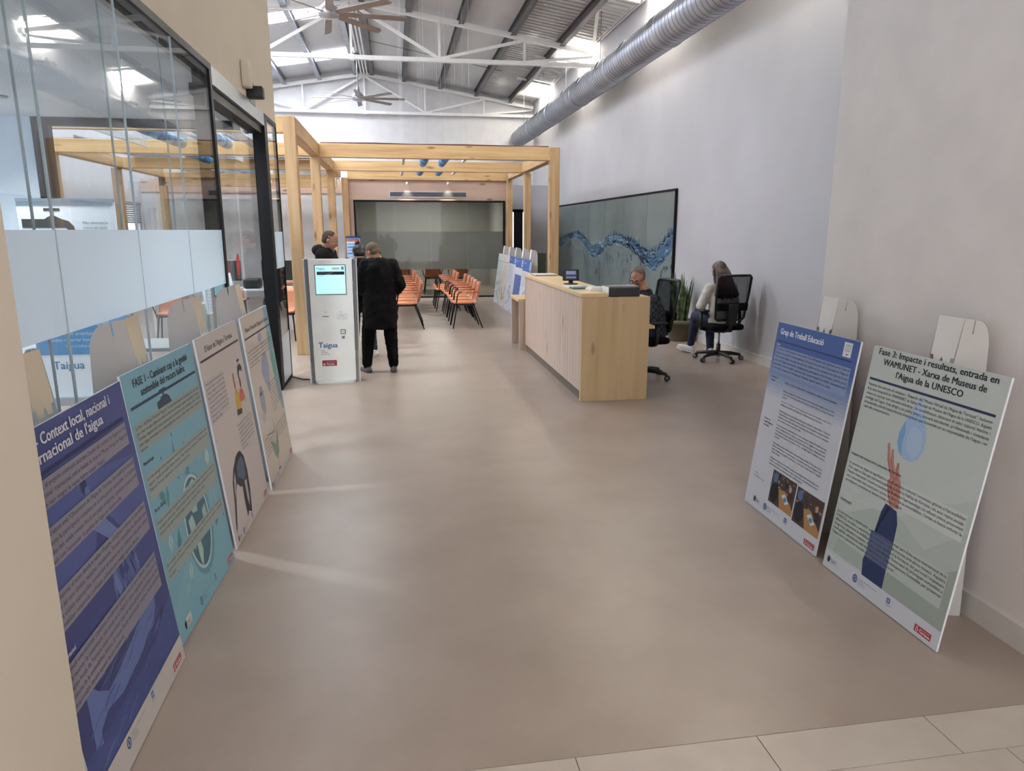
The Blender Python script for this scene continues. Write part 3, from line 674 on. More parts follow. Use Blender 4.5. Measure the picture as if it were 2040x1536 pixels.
def badge(s, u, v, w_, h):
    s.rect(u, u+w_, v, v+h, (178, 32, 50)); s.ell(u+w_*.16, v+h*.36, w_*.085, h*.26, (236, 200, 204)); s.ell(u+w_*.16, v+h*.36, w_*.045, h*.14, (178, 32, 50))
    s.rect(u+w_*.09, u+w_*.22, v+h*.72, v+h*.86, (236, 200, 204))
    s.txt('Ajuntament de', u+w_*.32, v+h*.64, h*.30, (244, 226, 228)); s.txt('Terrassa', u+w_*.30, v+h*.18, h*.56, (250, 240, 240), bold=.02)
def easel(x, y, side, label):
    """folded cardboard stand; side +1: faces +X (left wall), -1: faces -X (right wall). Origin on the floor under the board's foot"""
    t = thing('cardboard_easel', label, 'easel', (x, y, 0), 0 if side > 0 else PI)
    def fx(z, a=.165): return -.022-z*a/1.15
    th = .004
    # spine: trapezoid with a hooked lower lip
    def P(yy, z, d=0): return (fx(z)-d, yy, z)
    pts = [(-.072, 1.335), (.072, 1.335), (.066, 1.165), (.05, 1.165), (.045, 1.135), (.015, 1.135), (0, 1.165), (-.015, 1.135), (-.045, 1.135), (-.05, 1.165), (-.066, 1.165)]
    m_ = MB(); n = len(pts); vs = [P(a, b) for a, b in pts]+[P(a, b, th) for a, b in pts]
    m_.add(vs, [tuple(range(n)), tuple(range(n, 2*n))[::-1]]+[(i, n+i, n+(i+1) % n, (i+1) % n) for i in range(n)], M['cardl'] if side > 0 else M['cardw'])
    m_.build('spine', t)
    l = MB(); pl = [P(-.07, .03, .016), P(.07, .03, .016), P(.07, 1.12, .016), P(-.07, 1.12, .016)]
    l.add(pl+[(p[0]-th, p[1], p[2]) for p in pl], [(0, 1, 2, 3), (7, 6, 5, 4), (0, 4, 5, 1), (1, 5, 6, 2), (2, 6, 7, 3), (3, 7, 4, 0)], M['card']); l.build('lower_panel', t)
    for sg in (-1, 1):
        prof = []   # (fraction back 0..1, z)
        prof = [(0, 0), (1, 0), (1, 1.22)]
        for k in range(1, 7): a = k*PI/12; prof.append((1-(1-math.cos(a))*.42, 1.22+.105*math.sin(a)))
        prof += [(.42, 1.33), (.41, 1.27), (.36, 1.27), (.37, 1.332), (0, 1.335)]
        def Q(f, z, o=0):
            x0 = fx(z); x1 = -.318; ly = .072+((.10+.13*(1-z/1.335)) if side > 0 else (.02+.06*(1-z/1.335)))*f
            return (x0+(x1-x0)*f, sg*(ly+o), z)
        n = len(prof); vs = [Q(f, z) for f, z in prof]+[Q(f, z, th) for f, z in prof]
        fs = [tuple(range(n)), tuple(range(n, 2*n))[::-1]]+[(i, (i+1) % n, n+(i+1) % n, n+i) for i in range(n)]
        MB().add(vs, fs, M['card']).build('side_wing', t)
    return t
BODY = (62, 62, 66)
# ---------------- right wall, nearest: Fase 3
b = Board((2.135, 3.105), (2.14, 2.31), .165, (196, 204, 198), 'large grey-green poster headed Fase 3, nearest on the right wall')
b.poly([(0, .62), (.25, .5), (.5, .56), (.8, .79), (.8, .4), (0, .4)], (198, 206, 202))
b.poly([(.42, .43), (.56, .56), (.68, .60), (.8, .66), (.8, .3), (.2, .3)], (190, 199, 193))
b.poly([(0, .30), (.1, .33), (.25, .41), (.42, .44), (.6, .36), (.8, .52), (.8, .1), (0, .1)], (182, 192, 184))
b.poly([(.08, .2), (.2, .27), (.34, .30), (.34, .1), (.05, .1)], (172, 184, 174)); b.poly([(.42, .17), (.55, .2), (.7, .30), (.8, .36), (.8, .08), (.4, .08)], (160, 172, 160))
b.poly([(.02, .47), (.02, .585), (.77, .585), (.77, .47)], (206, 212, 208)); b.poly([(.015, .18), (.015, .325), (.755, .325), (.755, .17)], (188, 198, 190))
drop = [(.380, 1.02), (.352, .93), (.318, .86), (.298, .80), (.300, .755), (.322, .715), (.36, .693), (.41, .692), (.448, .72), (.465, .77), (.458, .83), (.43, .89), (.40, .95)]
b.poly(drop, (160, 190, 226)); b.poly([(.318, .86), (.298, .80), (.300, .755), (.322, .715), (.345, .70), (.330, .76), (.335, .81)], (118, 170, 224)); b.poly([(.38, 1.02), (.36, .95), (.345, .90), (.42, .90), (.40, .95)], (176, 200, 230)); b.ell(.40, .78, .045, .07, (172, 198, 230), rot=.2)
sk = (196, 134, 116); sd = (172, 106, 92)
b.poly([(.318, .60), (.30, .56), (.325, .50), (.35, .46), (.405, .465), (.398, .52), (.385, .58), (.372, .60), (.34, .605)], sk)
for P_, w_ in (([(.325, .59), (.278, .66), (.252, .735)], [.026, .022, .014]), ([(.34, .59), (.300, .66), (.286, .715)], [.022, .02, .013]), ([(.36, .59), (.345, .63), (.340, .665)], [.026, .022, .015])): b.line(P_, w_, sk); b.line([(p[0]-.005, p[1]-.004) for p in P_], [v*.25 for v in w_], sd)
b.line([(.345, .60), (.33, .55), (.35, .52)], .006, sd)
b.poly([(.325, .465), (.402, .455), (.425, .40), (.43, .30), (.425, .20), (.43, .088), (.285, .088), (.27, .16), (.29, .25), (.30, .33), (.31, .42)], (38, 56, 100))
b.poly([(.34, .455), (.36, .453), (.33, .38), (.31, .30), (.30, .22), (.292, .26), (.31, .36)], (24, 34, 66)); b.rect(.278, .428, .18, .315, (92, 104, 142))
b.rect(0, .8, 0, .088, (206, 208, 216))
for i, (l, u, v) in enumerate((("Fase 3: Impacte i resultats, entrada en", .393, 1.122), ("WAMUNET - Xarxa de Museus de", .394, 1.077), ("l'Aigua de la UNESCO", .391, 1.032))):
    b.txt(l, u, v, .042, (30, 30, 34), width=(.70, .61, .40)[i], align='C', bold=.022)
b.rect(.02, .77, .993, 1.004, (50, 50, 92))
b.para(["Aquesta fase aborda els resultats i l'impacte del \"Museu Virtual de l'Aigua de Terrassa\". Incloent-", "hi la seva integració en WAMUNET, la Xarxa Mundial de Museus de l'Aigua de la UNESCO. Aquest", "museu es concep com una eina educativa i de sensibilització, destacant el valor cultural, històric i", "ecològic de l'aigua. Està dirigit a un públic divers, incloent estudiantat, professionals i ciutadania", "interessada, oferint experiències interactives que fomentin un ús responsable de l'aigua i un", "canvi de comportament."], .022, .966, .768, .0222, .0195, BODY, bold=.004)
b.txt("L'impacte del museu en la comunitat de Terrassa", .014, .61, .018, (36, 36, 40), width=.36, bold=.012)
b.para(["Es preveu un impacte significatiu a nivell educatiu, cultural i econòmic, gràcies a l'accessibilitat", "d'un espai en línia que permetrà explorar la història hídrica de Terrassa i els seus reptes actuals.", "Mòduls interactius i recursos multimèdia facilitaran l'aprenentatge i la reflexió crítica, promovent", "una comunitat més conscient i activa en favor de la sostenibilitat. També es busca enfortir la", "participació ciutadana en debats locals sobre l'aigua."], .022, .562, .766, .0222, .0195, BODY, bold=.004)
b.txt('WAMUNET', .016, .368, .018, (36, 36, 40), bold=.012)
b.para(["La incorporació a WAMUNET permetrà al museu formar part d'una xarxa internacional de la", "UNESCO, accedint a experiències, recursos i col·laboracions amb altres museus. Aquesta", "afiliació augmentarà la visibilitat del museu, facilitarà la formació del personal i impulsarà", "programes educatius conjunts. A més, contribuirà a l'intercanvi de pràctiques sostenibles a", "nivell global, alineant-se amb els Objectius de Desenvolupament Sostenible per preservar", "l'aigua com a patrimoni mundial per a futures generacions."], .018, .304, .75, .0222, .0195, BODY, bold=.004)
b.footer(); b.done()
easel(2.14, 2.705, -1, 'white cardboard easel holding up the Fase 3 poster')
# ---------------- right wall, second: Grup de Treball Educacio
b = Board((2.165, 4.015), (2.15, 3.20), .14, (208, 209, 218), 'blue and white poster headed Grup de Treball Educació on the right')
n = 14
for k in range(n):
    f_ = k/(n-1); v1 = .99-.30*k/n; c0 = (62, 98, 170); c1 = (208, 209, 218); g_ = f_
    b.rect(0, .82, v1-.30/n-.001, v1, tuple(c0[j]+(c1[j]-c0[j])*g_ for j in range(3)))
b.rect(0, .82, .985, 1.157, (62, 98, 170))
b.rect(.02, .78, .862, 1.012, (136, 156, 200))
b.rect(.025, .775, 1.042, 1.05, (38, 58, 122)); b.txt('Grup de Treball Educació', .042, 1.088, .050, (236, 238, 244), width=.46, bold=.022)
b.txt('Inicis', .026, 1.018, .020, (226, 230, 240), bold=.01)
b.rect(.686, .756, 1.062, 1.138, (226, 228, 230)); b.rect(.70, .742, 1.092, 1.126, (150, 154, 160)); b.rect(.703, .719, 1.095, 1.123, (214, 216, 220)); b.rect(.722, .739, 1.095, 1.123, (214, 216, 220)); b.rect(.714, .729, 1.072, 1.078, (60, 60, 66))
b.para(["El Grup de Treball Educació anteriorment Taula d'Educació està impulsada per la Taula de", "l'Aigua en el marc de la remunicipalització del servei i la creació de l'Observatori de l'Aigua de", "Terrassa amb l'objectiu de crear una xarxa de col·laboració per promoure els valors de la nova", "cultura de l'aigua: democràcia, transparència, participació, drets humans, justícia social,", "sostenibilitat, eficiència, estalvi i protecció dels recursos naturals. Es treballa conjuntament amb", "la comunitat educativa de Terrassa per fomentar aquests valors a la ciutat."], .028, .993, .772, .0232, .0205, (44, 52, 84), bold=.006)
b.txt('Accions de', .038, .822, .017, (40, 46, 70), bold=.012); b.txt('Treball', .038, .800, .017, (40, 46, 70), bold=.012)
b.rect(.02, .77, .838, .8392, (130, 150, 190))
b.txt("Facilitar la xarxa de col·laboradors i col·laboradores, vetllar els objectius plantejats", .20, .811, .0165, (60, 66, 92), width=.525, bold=.006)
def blk(v, ls, wl=.525): b.para(ls, .20, v, .20+wl, .0185, .0158, (74, 78, 96), bold=.004)
blk(.762, ["Realitzar una diagnosi dels continguts curriculars i les activitats educatives lligades a tots els nivells i", "recollir altres temes relacionats amb l'aigua per poder dibuixar un mapa d'aquestes", "activitats."])
blk(.698, ["Impulsar l'intercanvi de recursos de totes les entitats, empreses i", "activitats relacionades amb l'aigua per als diferents centres educatius."])
blk(.640, ["Desenvolupar línies estratègiques amb centres docents i universitats, el Grup de", "Treball d'Educació, l'Ajuntament i altres entitats. Es desenvoluparà un mapa d'activitats", "educatives relacionades amb l'aigua, oportunitats de treballs de recerca i projectes", "que es duran a terme a totes les escoles."])
blk(.555, ["Crear una xarxa de col·laboració entre centres educatius i entitats de la ciutat, així com", "amb la comunitat de veïns i veïnes, per tal de fer del riu i l'aigua un eix vertebrador", "de la gestió de l'aigua, legislació i la Directiva Marc de l'aigua, relacionada amb", "l'alimentació, l'agricultura urbana, el Parc de Vallparadís i la Biosfera per la", "Terrassa."])
blk(.443, ["Seguir treballant en diversos àmbits temàtics: ciències ambientals, tecnologia i vida als nostres centres,", "amb la col·laboració, la comunicació, la sensibilització i la participació dels", "agents implicats en la gestió, la tecnologia i recerca de la cultura hídrica i l'equitat", "d'accés a l'aigua."])
blk(.352, ["Investigar amb l'aigua com a eix central a través de metodologies com el aprenentatge servei", "reptes o projectes, treballs de camp, apostant pel pensament crític i", "creant experiències a nivell internacional i multidisciplinari."])
b.txt('El marc de', .052, .56, .016, (50, 54, 74), bold=.012); b.txt('treball Objectius', .052, .54, .016, (50, 54, 74), bold=.012); b.txt('curriculars', .052, .52, .016, (50, 54, 74), bold=.012)
b.txt('Contacte:', .058, .212, .014, (80, 84, 100)); b.txt('info@oat.cat', .058, .192, .015, (80, 84, 100), width=.13)
def photo(u0, u1, v0, v1, seed):
    r = random.Random(seed); b.rect(u0, u1, v0, v1, (74, 56, 50))
    for k in range(34):
        a = u0+r.random()*(u1-u0-.025); c = v0+(v1-v0)*(.45+r.random()*.45); c2 = r.choice([(120, 84, 66), (54, 40, 40), (148, 104, 80), (90, 74, 82), (60, 66, 96), (170, 140, 120), (38, 30, 32)])
        b.rect(a, a+.012+r.random()*.018, c, c+.008+r.random()*.014, c2)
    b.poly([(u0+(u1-u0)*.35, v0+.03+(v1-v0)*.38), (u0+(u1-u0)*.62, v0+(v1-v0)*.58), (u1, v0+(v1-v0)*.18), (u1, v0), (u0+(u1-u0)*.5, v0)], (186, 132, 70))
    b.ell(u0+(u1-u0)*.2, v0+(v1-v0)*.35, .045, .06, (28, 24, 32)); b.ell(u0+(u1-u0)*.15, v0+(v1-v0)*.8, .026, .03, (90, 112, 160)); b.ell(u0+(u1-u0)*.82, v0+(v1-v0)*.5, .025, .03, (58, 42, 48)); b.ell(u0+(u1-u0)*.8, v0+(v1-v0)*.72, .014, .018, (196, 150, 126))
    b.poly([(u0+(u1-u0)*.5, v0+(v1-v0)*.40), (u0+(u1-u0)*.62, v0+(v1-v0)*.5), (u0+(u1-u0)*.82, v0+(v1-v0)*.3), (u0+(u1-u0)*.7, v0+(v1-v0)*.2)], (206, 220, 232)); b.ell(u0+(u1-u0)*.66, v0+(v1-v0)*.34, .018, .014, (84, 140, 180))
photo(.268, .532, .103, .30, 5); photo(.545, .808, .092, .295, 9)
b.rect(0, .82, .0985, .0995, (190, 192, 204)) if False else None
b.footer(vs=.055, u0=.10, ub=.70); b.done()
easel(2.16, 3.61, -1, 'white cardboard easel behind the Grup de Treball Educació poster')
# ---------------- left, nearest: Context local
b = Board((-.90, 1.925), (-.90, 2.765), .12, (66, 76, 138), 'dark blue poster about local and international context, nearest on the left')
r = random.Random(4)
b.poly([(0, .9), (.3, .96), (.84, .88), (.84, .60), (.5, .56), (0, .62)], (74, 88, 152)); b.poly([(0, .60), (.3, .62), (.42, .78), (.47, .80), (.60, .66), (.65, .50), (.84, .42), (.84, .2), (0, .2)], (58, 66, 126))
b.ell(.385, .915, .022, .035, (46, 54, 104)); b.ell(.40, .87, .020, .035, (92, 112, 172)); b.poly([(.36, .78), (.44, .80), (.62, .62), (.58, .6), (.46, .70)], (104, 124, 180))
b.poly([(.44, .60), (.50, .68), (.58, .66), (.645, .50), (.66, .40), (.56, .36), (.46, .34), (.40, .44)], (88, 106, 166))
for k in range(40): a = .42+r.random()*.20; v = .36+r.random()*.26; b.poly([(a, v), (a+.01+r.random()*.025, v+.015), (a+.01, v+.05+r.random()*.05), (a-.01, v+.03)], r.choice([(86, 104, 164), (104, 124, 182), (72, 88, 148), (60, 70, 128)]))
b.poly([(.06, .13), (.093, .40), (.16, .33), (.22, .29), (.30, .30), (.45, .33), (.60, .37), (.672, .42), (.70, .40), (.681, .315), (.60, .27), (.45, .24), (.30, .225), (.186, .245), (.12, .22), (.1, .1)], (96, 114, 174))
b.poly([(.12, .37), (.167, .325), (.3, .30), (.45, .33), (.60, .37), (.672, .44), (.6, .45), (.35, .40)], (52, 60, 112))
b.poly([(0, .1), (.05, .2), (.2, .16), (.5, .17), (.84, .30), (.84, .1)], (60, 76, 140)); 
for k in range(22): a = r.random()*.8; v = .10+r.random()*.16; b.line([(a, v), (a+.05, v+.018), (a+.10, v+.026)], .004, r.choice([(80, 98, 160), (50, 60, 118), (92, 110, 170)]))
b.line([(.70, .26), (.74, .285)], .012, (34, 40, 80))
for k in range(60):
    a = .10+r.random()*.55; v = .225+.05*math.sin(a*5)+r.random()*.10; b.line([(a, v), (a+.03, v+.006), (a+.07, v+.02)], [.0005, .0035, .0005], r.choice([(112, 130, 188), (84, 102, 164), (74, 90, 152), (100, 118, 176)]))
for k in range(30):
    a = .46+r.random()*.16; v = .42+r.random()*.26; b.line([(a, v), (a+.012, v-.05), (a+.03, v-.10)], [.0005, .006, .0005], r.choice([(112, 130, 184), (64, 78, 138), (50, 60, 116)]))
b.rect(0, .84, 0, .105, (204, 197, 190))
for v0, v1, u1 in ((.93, 1.012, .79), (.768, .878, .79), (.588, .700, .795), (.358, .498, .78)): b.rect(.0, u1, v0, v1, (142, 136, 152))
b.rect(0, .785, 1.022, 1.034, (34, 40, 92))
b.txt("Fase 2 - Context local, nacional i", .03, 1.103, .050, (222, 222, 230), width=.675, bold=.022); b.txt("internacional de l'aigua", .08, 1.055, .050, (222, 222, 230), width=.54, bold=.022)
T4 = (44, 42, 52)
b.para(["En aquesta fase, el projecte continuarà abordant l'anàlisi del context de l'aigua en tres", "nivells: local, nacional i internacional, amb la finalitat de situar el \"Museu Virtual de l'Aigua de", "Terrassa\" en un marc integral de reptes hídrics actuals i futurs."], .02, .988, .785, .0265, .0215, T4, bold=.005)
b.para(["El museu col·labora amb l'Observatori de l'Aigua de Terrassa, que analitza la situació", "local i fomenta la participació ciutadana en la seva gestió sostenible. La història", "de l'aigua, des dels canals romans fins al seu paper industrial, connecta el passat amb", "reptes actuals com l'escassetat i la qualitat de l'aigua en l'entorn urbà."], .02, .856, .785, .0265, .0215, T4, bold=.005)
b.para(["A nivell nacional, el museu aborda la realitat d'Espanya, amb greus problemes de disponibilitat", "i efectes del canvi climàtic, sequeres i inundacions. Terrassa exemplifica les dificultats que", "moltes ciutats espanyoles, convertint el museu en un referent educatiu sobre", "responsabilitat compartida i polítiques públiques per mitigar aquests efectes."], .02, .678, .785, .0265, .0215, T4, bold=.005)
b.para(["A nivell internacional, s'analitzen problemes globals com el canvi climàtic, l'explotació", "dels recursos i la contaminació, amb estudis de la UNESCO i altres organismes. Es mostra com els", "reptes locals de Terrassa estan connectats amb els reptes globals, promovent una visió", "comuna de la sostenibilitat hídrica. El museu busca conscienciar i motivar l'acció individual", "responsable davant aquest recurs essencial."], .02, .476, .775, .0265, .0215, T4, bold=.005)
b.txt('Nivell internacional', .0, .515, .02, (214, 214, 226), bold=.01, maxw=.1)
b.footer(vs=.072, ub=.705); b.done()
easel(-.90, 2.34, 1, 'cream cardboard easel of the dark blue poster beside the near wall')
# ---------------- left, second: FASE 1
rm = lambda u: (u+.065)*.82/.90
b = Board((-.93, 2.845), (-.89, 3.665), .12, (122, 178, 196), 'turquoise poster headed FASE 1 with a tap and globe, second on the left', remap=rm)
r = random.Random(8)
b.poly([(-.06, .15), (.3, .35), (.84, .45), (.84, 0), (-.06, 0)], (126, 184, 200))
for (u, v, du, dv, w_, c) in ((.30, .72, .02, .16, .05, (92, 156, 174)), (.42, .66, .03, .2, .06, (86, 150, 170)), (.50, .72, .0, .12, .04, (150, 196, 200)), (.62, .66, .06, .14, .05, (156, 200, 200)), (.72, .60, .02, .11, .07, (196, 212, 200)), (.10, .62, -.04, .1, .06, (88, 150, 150)), (.12, .60, .03, .1, .05, (98, 160, 158)), (.05, .42, .02, .12, .05, (176, 206, 200)), (.13, .38, .04, .12, .06, (76, 146, 150)), (.20, .22, .02, .1, .05, (182, 210, 202)), (.15, .17, -.02, .08, .04, (160, 200, 200)), (.68, .42, .02, .12, .08, (140, 190, 196)), (.66, .28, .03, .05, .05, (72, 140, 150))):
    b.poly([(u, v-dv/2), (u+du/2+w_/2, v), (u+du, v+dv/2), (u+du/2-w_/2, v)], c); b.line([(u, v-dv/2), (u+du, v+dv/2)], .004, (70, 130, 150))
for k in range(16): a = r.random()*.8; v = .1+r.random()*.8; b.ell(a, v, .005, .008, (52, 104, 128))
b.ell(.43, .36, .19, .245, (92, 160, 180)); b.ell(.42, .375, .170, .228, (196, 214, 208)); b.ell(.42, .375, .155, .213, (66, 112, 130))
b.poly([(.40, .56), (.46, .575), (.52, .52), (.50, .47), (.45, .45), (.44, .42), (.38, .43), (.33, .50), (.30, .53), (.34, .56)], (168, 198, 190)); b.poly([(.30, .42), (.36, .43), (.38, .38), (.36, .32), (.32, .27), (.31, .33)], (168, 198, 190)); b.poly([(.35, .30), (.40, .29), (.41, .24), (.37, .16), (.35, .22)], (176, 204, 196)); b.poly([(.50, .40), (.55, .42), (.56, .34), (.53, .28), (.50, .33)], (168, 198, 190))
tp = (44, 66, 86)
b.rect(.325, .345, .98, 1.02, tp); b.rect(.29, .375, 1.015, 1.03, tp); b.poly([(.24, .925), (.245, .985), (.29, .99), (.30, 1.0), (.37, 1.0), (.40, .985), (.425, .95), (.43, .88), (.375, .875), (.37, .93), (.25, .915)], tp); b.poly([(.245, .985), (.25, .91), (.27, .93), (.29, .99)], tp); b.rect(.37, .435, .84, .885, (90, 104, 110))
for v0, v1 in ((.84, .955), (.64, .745), (.45, .555), (.285, .365)): b.poly([(-.04, v0), (.815, v0), (.815, v1), (-.04, v1)], (160, 172, 166) if v0 != .84 else (156, 166, 160))
b.rect(-.035, .815, 1.012, 1.024, (40, 62, 96))
b.txt('FASE 1 - Caminant cap a la gestió', .04, 1.092, .046, (34, 46, 62), width=.635, bold=.022); b.txt('sostenible del recurs hídric', .10, 1.047, .046, (34, 46, 62), width=.52, bold=.022)
T2 = (54, 58, 58)
b.para(["La Fase 1 del Museu Virtual de l'Aigua de Terrassa abasta aspectes tecnològics clau del treball", "per crear un espai digital que emuli la història, promogui la gestió sostenible de l'aigua i", "Terrassa. Aquesta fase busca conscienciar la comunitat sobre la realitat social i cultural", "amb l'aigua, fomentant un ús responsable dels recursos. Així s'obté a més i moment de", "recursos."], -.03, .932, .81, .0225, .0195, T2, bold=.005)
b.txt('Metodologia', -.035, .785, .021, (36, 50, 64), bold=.012)
b.para(["La metodologia inclou enquestes sobre la història oral de la ciutat, entrevistes amb", "experts i l'anàlisi de models d'altres museus. Taula d'experts i proposta de l'Observatori de", "l'Aigua de Terrassa, adquirint fons i recursos al context local."], -.03, .722, .80, .0235, .0195, T2, bold=.005)
b.txt('Pla de treball', -.03, .585, .021, (36, 50, 64), bold=.012)
b.para(["El pla contempla l'anàlisi de context local i desenvolupar documents creats de", "continguts interactius. També inclourà tallers educatius i altres activitats per a joves per", "l'alumnat més enllà de l'aprenentatge, la recerca i l'equitat cultural i social."], -.03, .532, .80, .0235, .0195, T2, bold=.005)
b.para(["En acabar la fase s'obtindrà un repositori digital amb del fons recursos i", "mostrant el museu virtual, un mòdul i l'espai de consulta obert a la gestió", "de l'aigua."], -.03, .345, .80, .0235, .0195, T2, bold=.005)
b.rect(.03, .10, .035, .08, (214, 214, 204)); b.footer(vs=.052, u0=.0, ub=.71); b.done()
easel(-.91, 3.25, 1, 'cream cardboard easel of the turquoise FASE 1 poster')
# ---------------- left, third: El futur
rm = lambda u: (u-.045)*.84/.955
b = Board((-.90, 3.775), (-.875, 4.615), .12, (214, 202, 196), 'cream poster headed El futur de l\'Aigua a Terrassa, third on the left', remap=rm)
b.txt("El futur de l'Aigua a Terrassa.", .20, 1.070, .046, (44, 40, 42), width=.565, bold=.022); b.rect(.075, .975, 1.028, 1.040, (72, 60, 74))
b.rect(.065, .48, .70, .93, (202, 192, 190))
b.para(["Terrassa afronta reptes importants en la", "gestió de l'aigua a causa del canvi", "climàtic i l'augment de la demanda.", "Segons l'últim inventari de la població de", "la conca, la xarxa de l'aigua s'ha vist", "disposada d'una major demanda en l'ús", "dels recursos. A més a més, hi ha", "infraestructures i la conservació de la", "Nous sistemes d'aigua."], .08, .905, .47, .0245, .021, (84, 76, 78), bold=.005)
b.line([(.86, .925), (.86, .89)], .012, (48, 44, 52)); b.rect(.83, .90, .915, .928, (48, 44, 52)); b.poly([(.82, .89), (.90, .895), (.93, .87), (.91, .84), (.88, .86), (.84, .855), (.815, .81), (.795, .82), (.80, .86)], (48, 44, 52))
b.ell(.82, .79, .022, .035, (84, 84, 66)); b.ell(.68, .85, .018, .025, (150, 130, 44)); b.poly([(.66, .85), (.69, .855), (.70, .80), (.68, .76), (.66, .79)], (196, 84, 62)); b.poly([(.665, .77), (.70, .775), (.745, .74), (.76, .68), (.745, .645), (.62, .655), (.63, .72)], (214, 168, 30)); b.poly([(.62, .66), (.745, .645), (.735, .615), (.61, .625)], (64, 58, 68)); b.poly([(.78, .76), (.84, .75), (.87, .72), (.86, .68), (.80, .675), (.73, .69), (.74, .72)], (216, 104, 76)); b.line([(.86, .70), (.89, .68), (.86, .655)], .008, (120, 96, 90))
b.para(["El projecte de futur vol una", "transició per conèixer el", "consum: l'ús humà, pas i", "i el potencial", "ciutats, els cicles, estalvi i", "promoure la sostenibilitat", "i millorar la gestió."], .56, .568, .945, .0245, .021, (96, 86, 86), bold=.005)
dk_ = (40, 38, 50)
b.poly([(.44, .445), (.38, .435), (.28, .39), (.215, .33), (.17, .22), (.115, .12), (.10, .07), (.13, .09), (.19, .18), (.25, .27), (.30, .30), (.36, .26), (.404, .25), (.39, .16), (.395, .06), (.44, .085), (.507, .055), (.56, .18), (.58, .30), (.56, .39), (.50, .44)], dk_)
b.poly([(.42, .40), (.36, .38), (.34, .33), (.40, .30), (.46, .27), (.52, .28), (.54, .36), (.50, .41)], (78, 92, 124)); b.poly([(.30, .37), (.25, .33), (.20, .23), (.15, .15), (.21, .24), (.28, .31)], (206, 196, 194)); b.poly([(.47, .26), (.52, .26), (.51, .16), (.48, .10), (.46, .16)], (190, 182, 184))
b.footer(vs=.032, u0=.10, ub=.87); b.done()
easel(-.89, 4.2, 1, 'cream cardboard easel of the El futur poster')
# ---------------- left, fourth: Museu Virtual
rm = lambda u: (u-.213)*.84/.92
b = Board((-.86, 4.675), (-.84, 5.51), .12, (220, 206, 192), 'cream poster headed Museu Virtual de l\'Aigua with blue shapes, fourth on the left', remap=rm)
b.poly([(.98, 1.157), (1.13, 1.157), (1.13, .36), (1.05, .38), (1.0, .46), (.96, .60), (.93, .78), (.95, .90), (.97, 1.0)], (142, 186, 200)); b.poly([(1.0, .98), (1.06, .96), (1.04, .88), (.98, .92)], (108, 172, 160)); b.poly([(.95, .80), (1.03, .84), (1.1, .74), (1.04, .62), (.96, .68)], (104, 166, 150)); b.poly([(1.0, .60), (1.1, .62), (1.12, .42), (1.04, .40)], (148, 178, 204))
b.ell(.70, .975, .075, .035, (172, 172, 200)); b.line([(.70, .95), (.71, .89)], .016, (172, 172, 200)); b.poly([(.62, .82), (.70, .86), (.80, .85), (.84, .76), (.80, .68), (.70, .60), (.62, .66), (.56, .74)], (168, 170, 200)); b.poly([(.70, .66), (.76, .64), (.72, .57), (.66, .60)], (168, 170, 200))
b.ell(.43, .575, .075, .10, (150, 158, 172)); b.ell(.43, .575, .06, .085, (162, 170, 182)); b.rect(.37, .46, .61, .635, (110, 110, 126)); b.line([(.62, .40), (.64, .33), (.60, .31), (.36, .345)], .006, (110, 104, 108)); b.ell(.38, .47, .05, .04, (196, 192, 188))
b.txt("Museu Virtual de l'Aigua de Terrassa", .30, 1.052, .042, (46, 44, 48), width=.72, bold=.012); b.rect(.24, 1.12, 1.008, 1.019, (72, 66, 76))
b.para(["Aquest Museu virtual es una eina d'aprenentatge per a tota la ciutadania", "que recull el patrimoni hídric de la ciutat, i permet a més de la consulta", "dels arxius, fotografies històriques, testimonis i recursos per la cultura", "de l'aigua i la seva gestió. L'objectiu principal és oferir una visió de", "com l'aigua ha estat vital per Terrassa."], .25, .92, 1.1, .0235, .019, (92, 88, 84), bold=.004)
b.para(["Aquesta xarxa digital permet a", "tothom accedir als continguts", "de manera senzilla i gratuïta,", "amb materials interactius", "per a escoles i entitats, i", "crear noves línies de treball", "al voltant de l'aigua com", "a bé comú essencial per", "a la vida de la ciutat."], .70, .63, 1.1, .0245, .02, (92, 88, 84), bold=.004)
b.poly([(.702, .31), (.60, .22), (.43, .29), (.50, .17), (.561, .12), (.66, .15), (.69, .22)], (142, 166, 142)); b.line([(.60, .20), (.58, .09), (.57, .05)], .008, (120, 96, 80)); b.poly([(.55, .06), (.62, .05), (.66, .01), (.50, .005)], (150, 88, 70))
b.para(["El Museu Virtual vol ser un espai obert i participatiu", "on la ciutadania, les escoles, la universitat i tots", "els agents vinculats a l'aigua hi puguin aportar", "coneixement, imatges i vivències, i que contribueixi", "a una nova cultura de l'aigua a la nostra ciutat."], .26, .32, 1.12, .026, .021, (104, 100, 94), bold=.004)
b.rect(.213, 1.13, 0, .04, (206, 196, 200)); b.footer(vs=.022, u0=.24, ub=1.02); b.done()
easel(-.85, 5.09, 1, 'cream cardboard easel of the Museu Virtual poster beside the door frame')
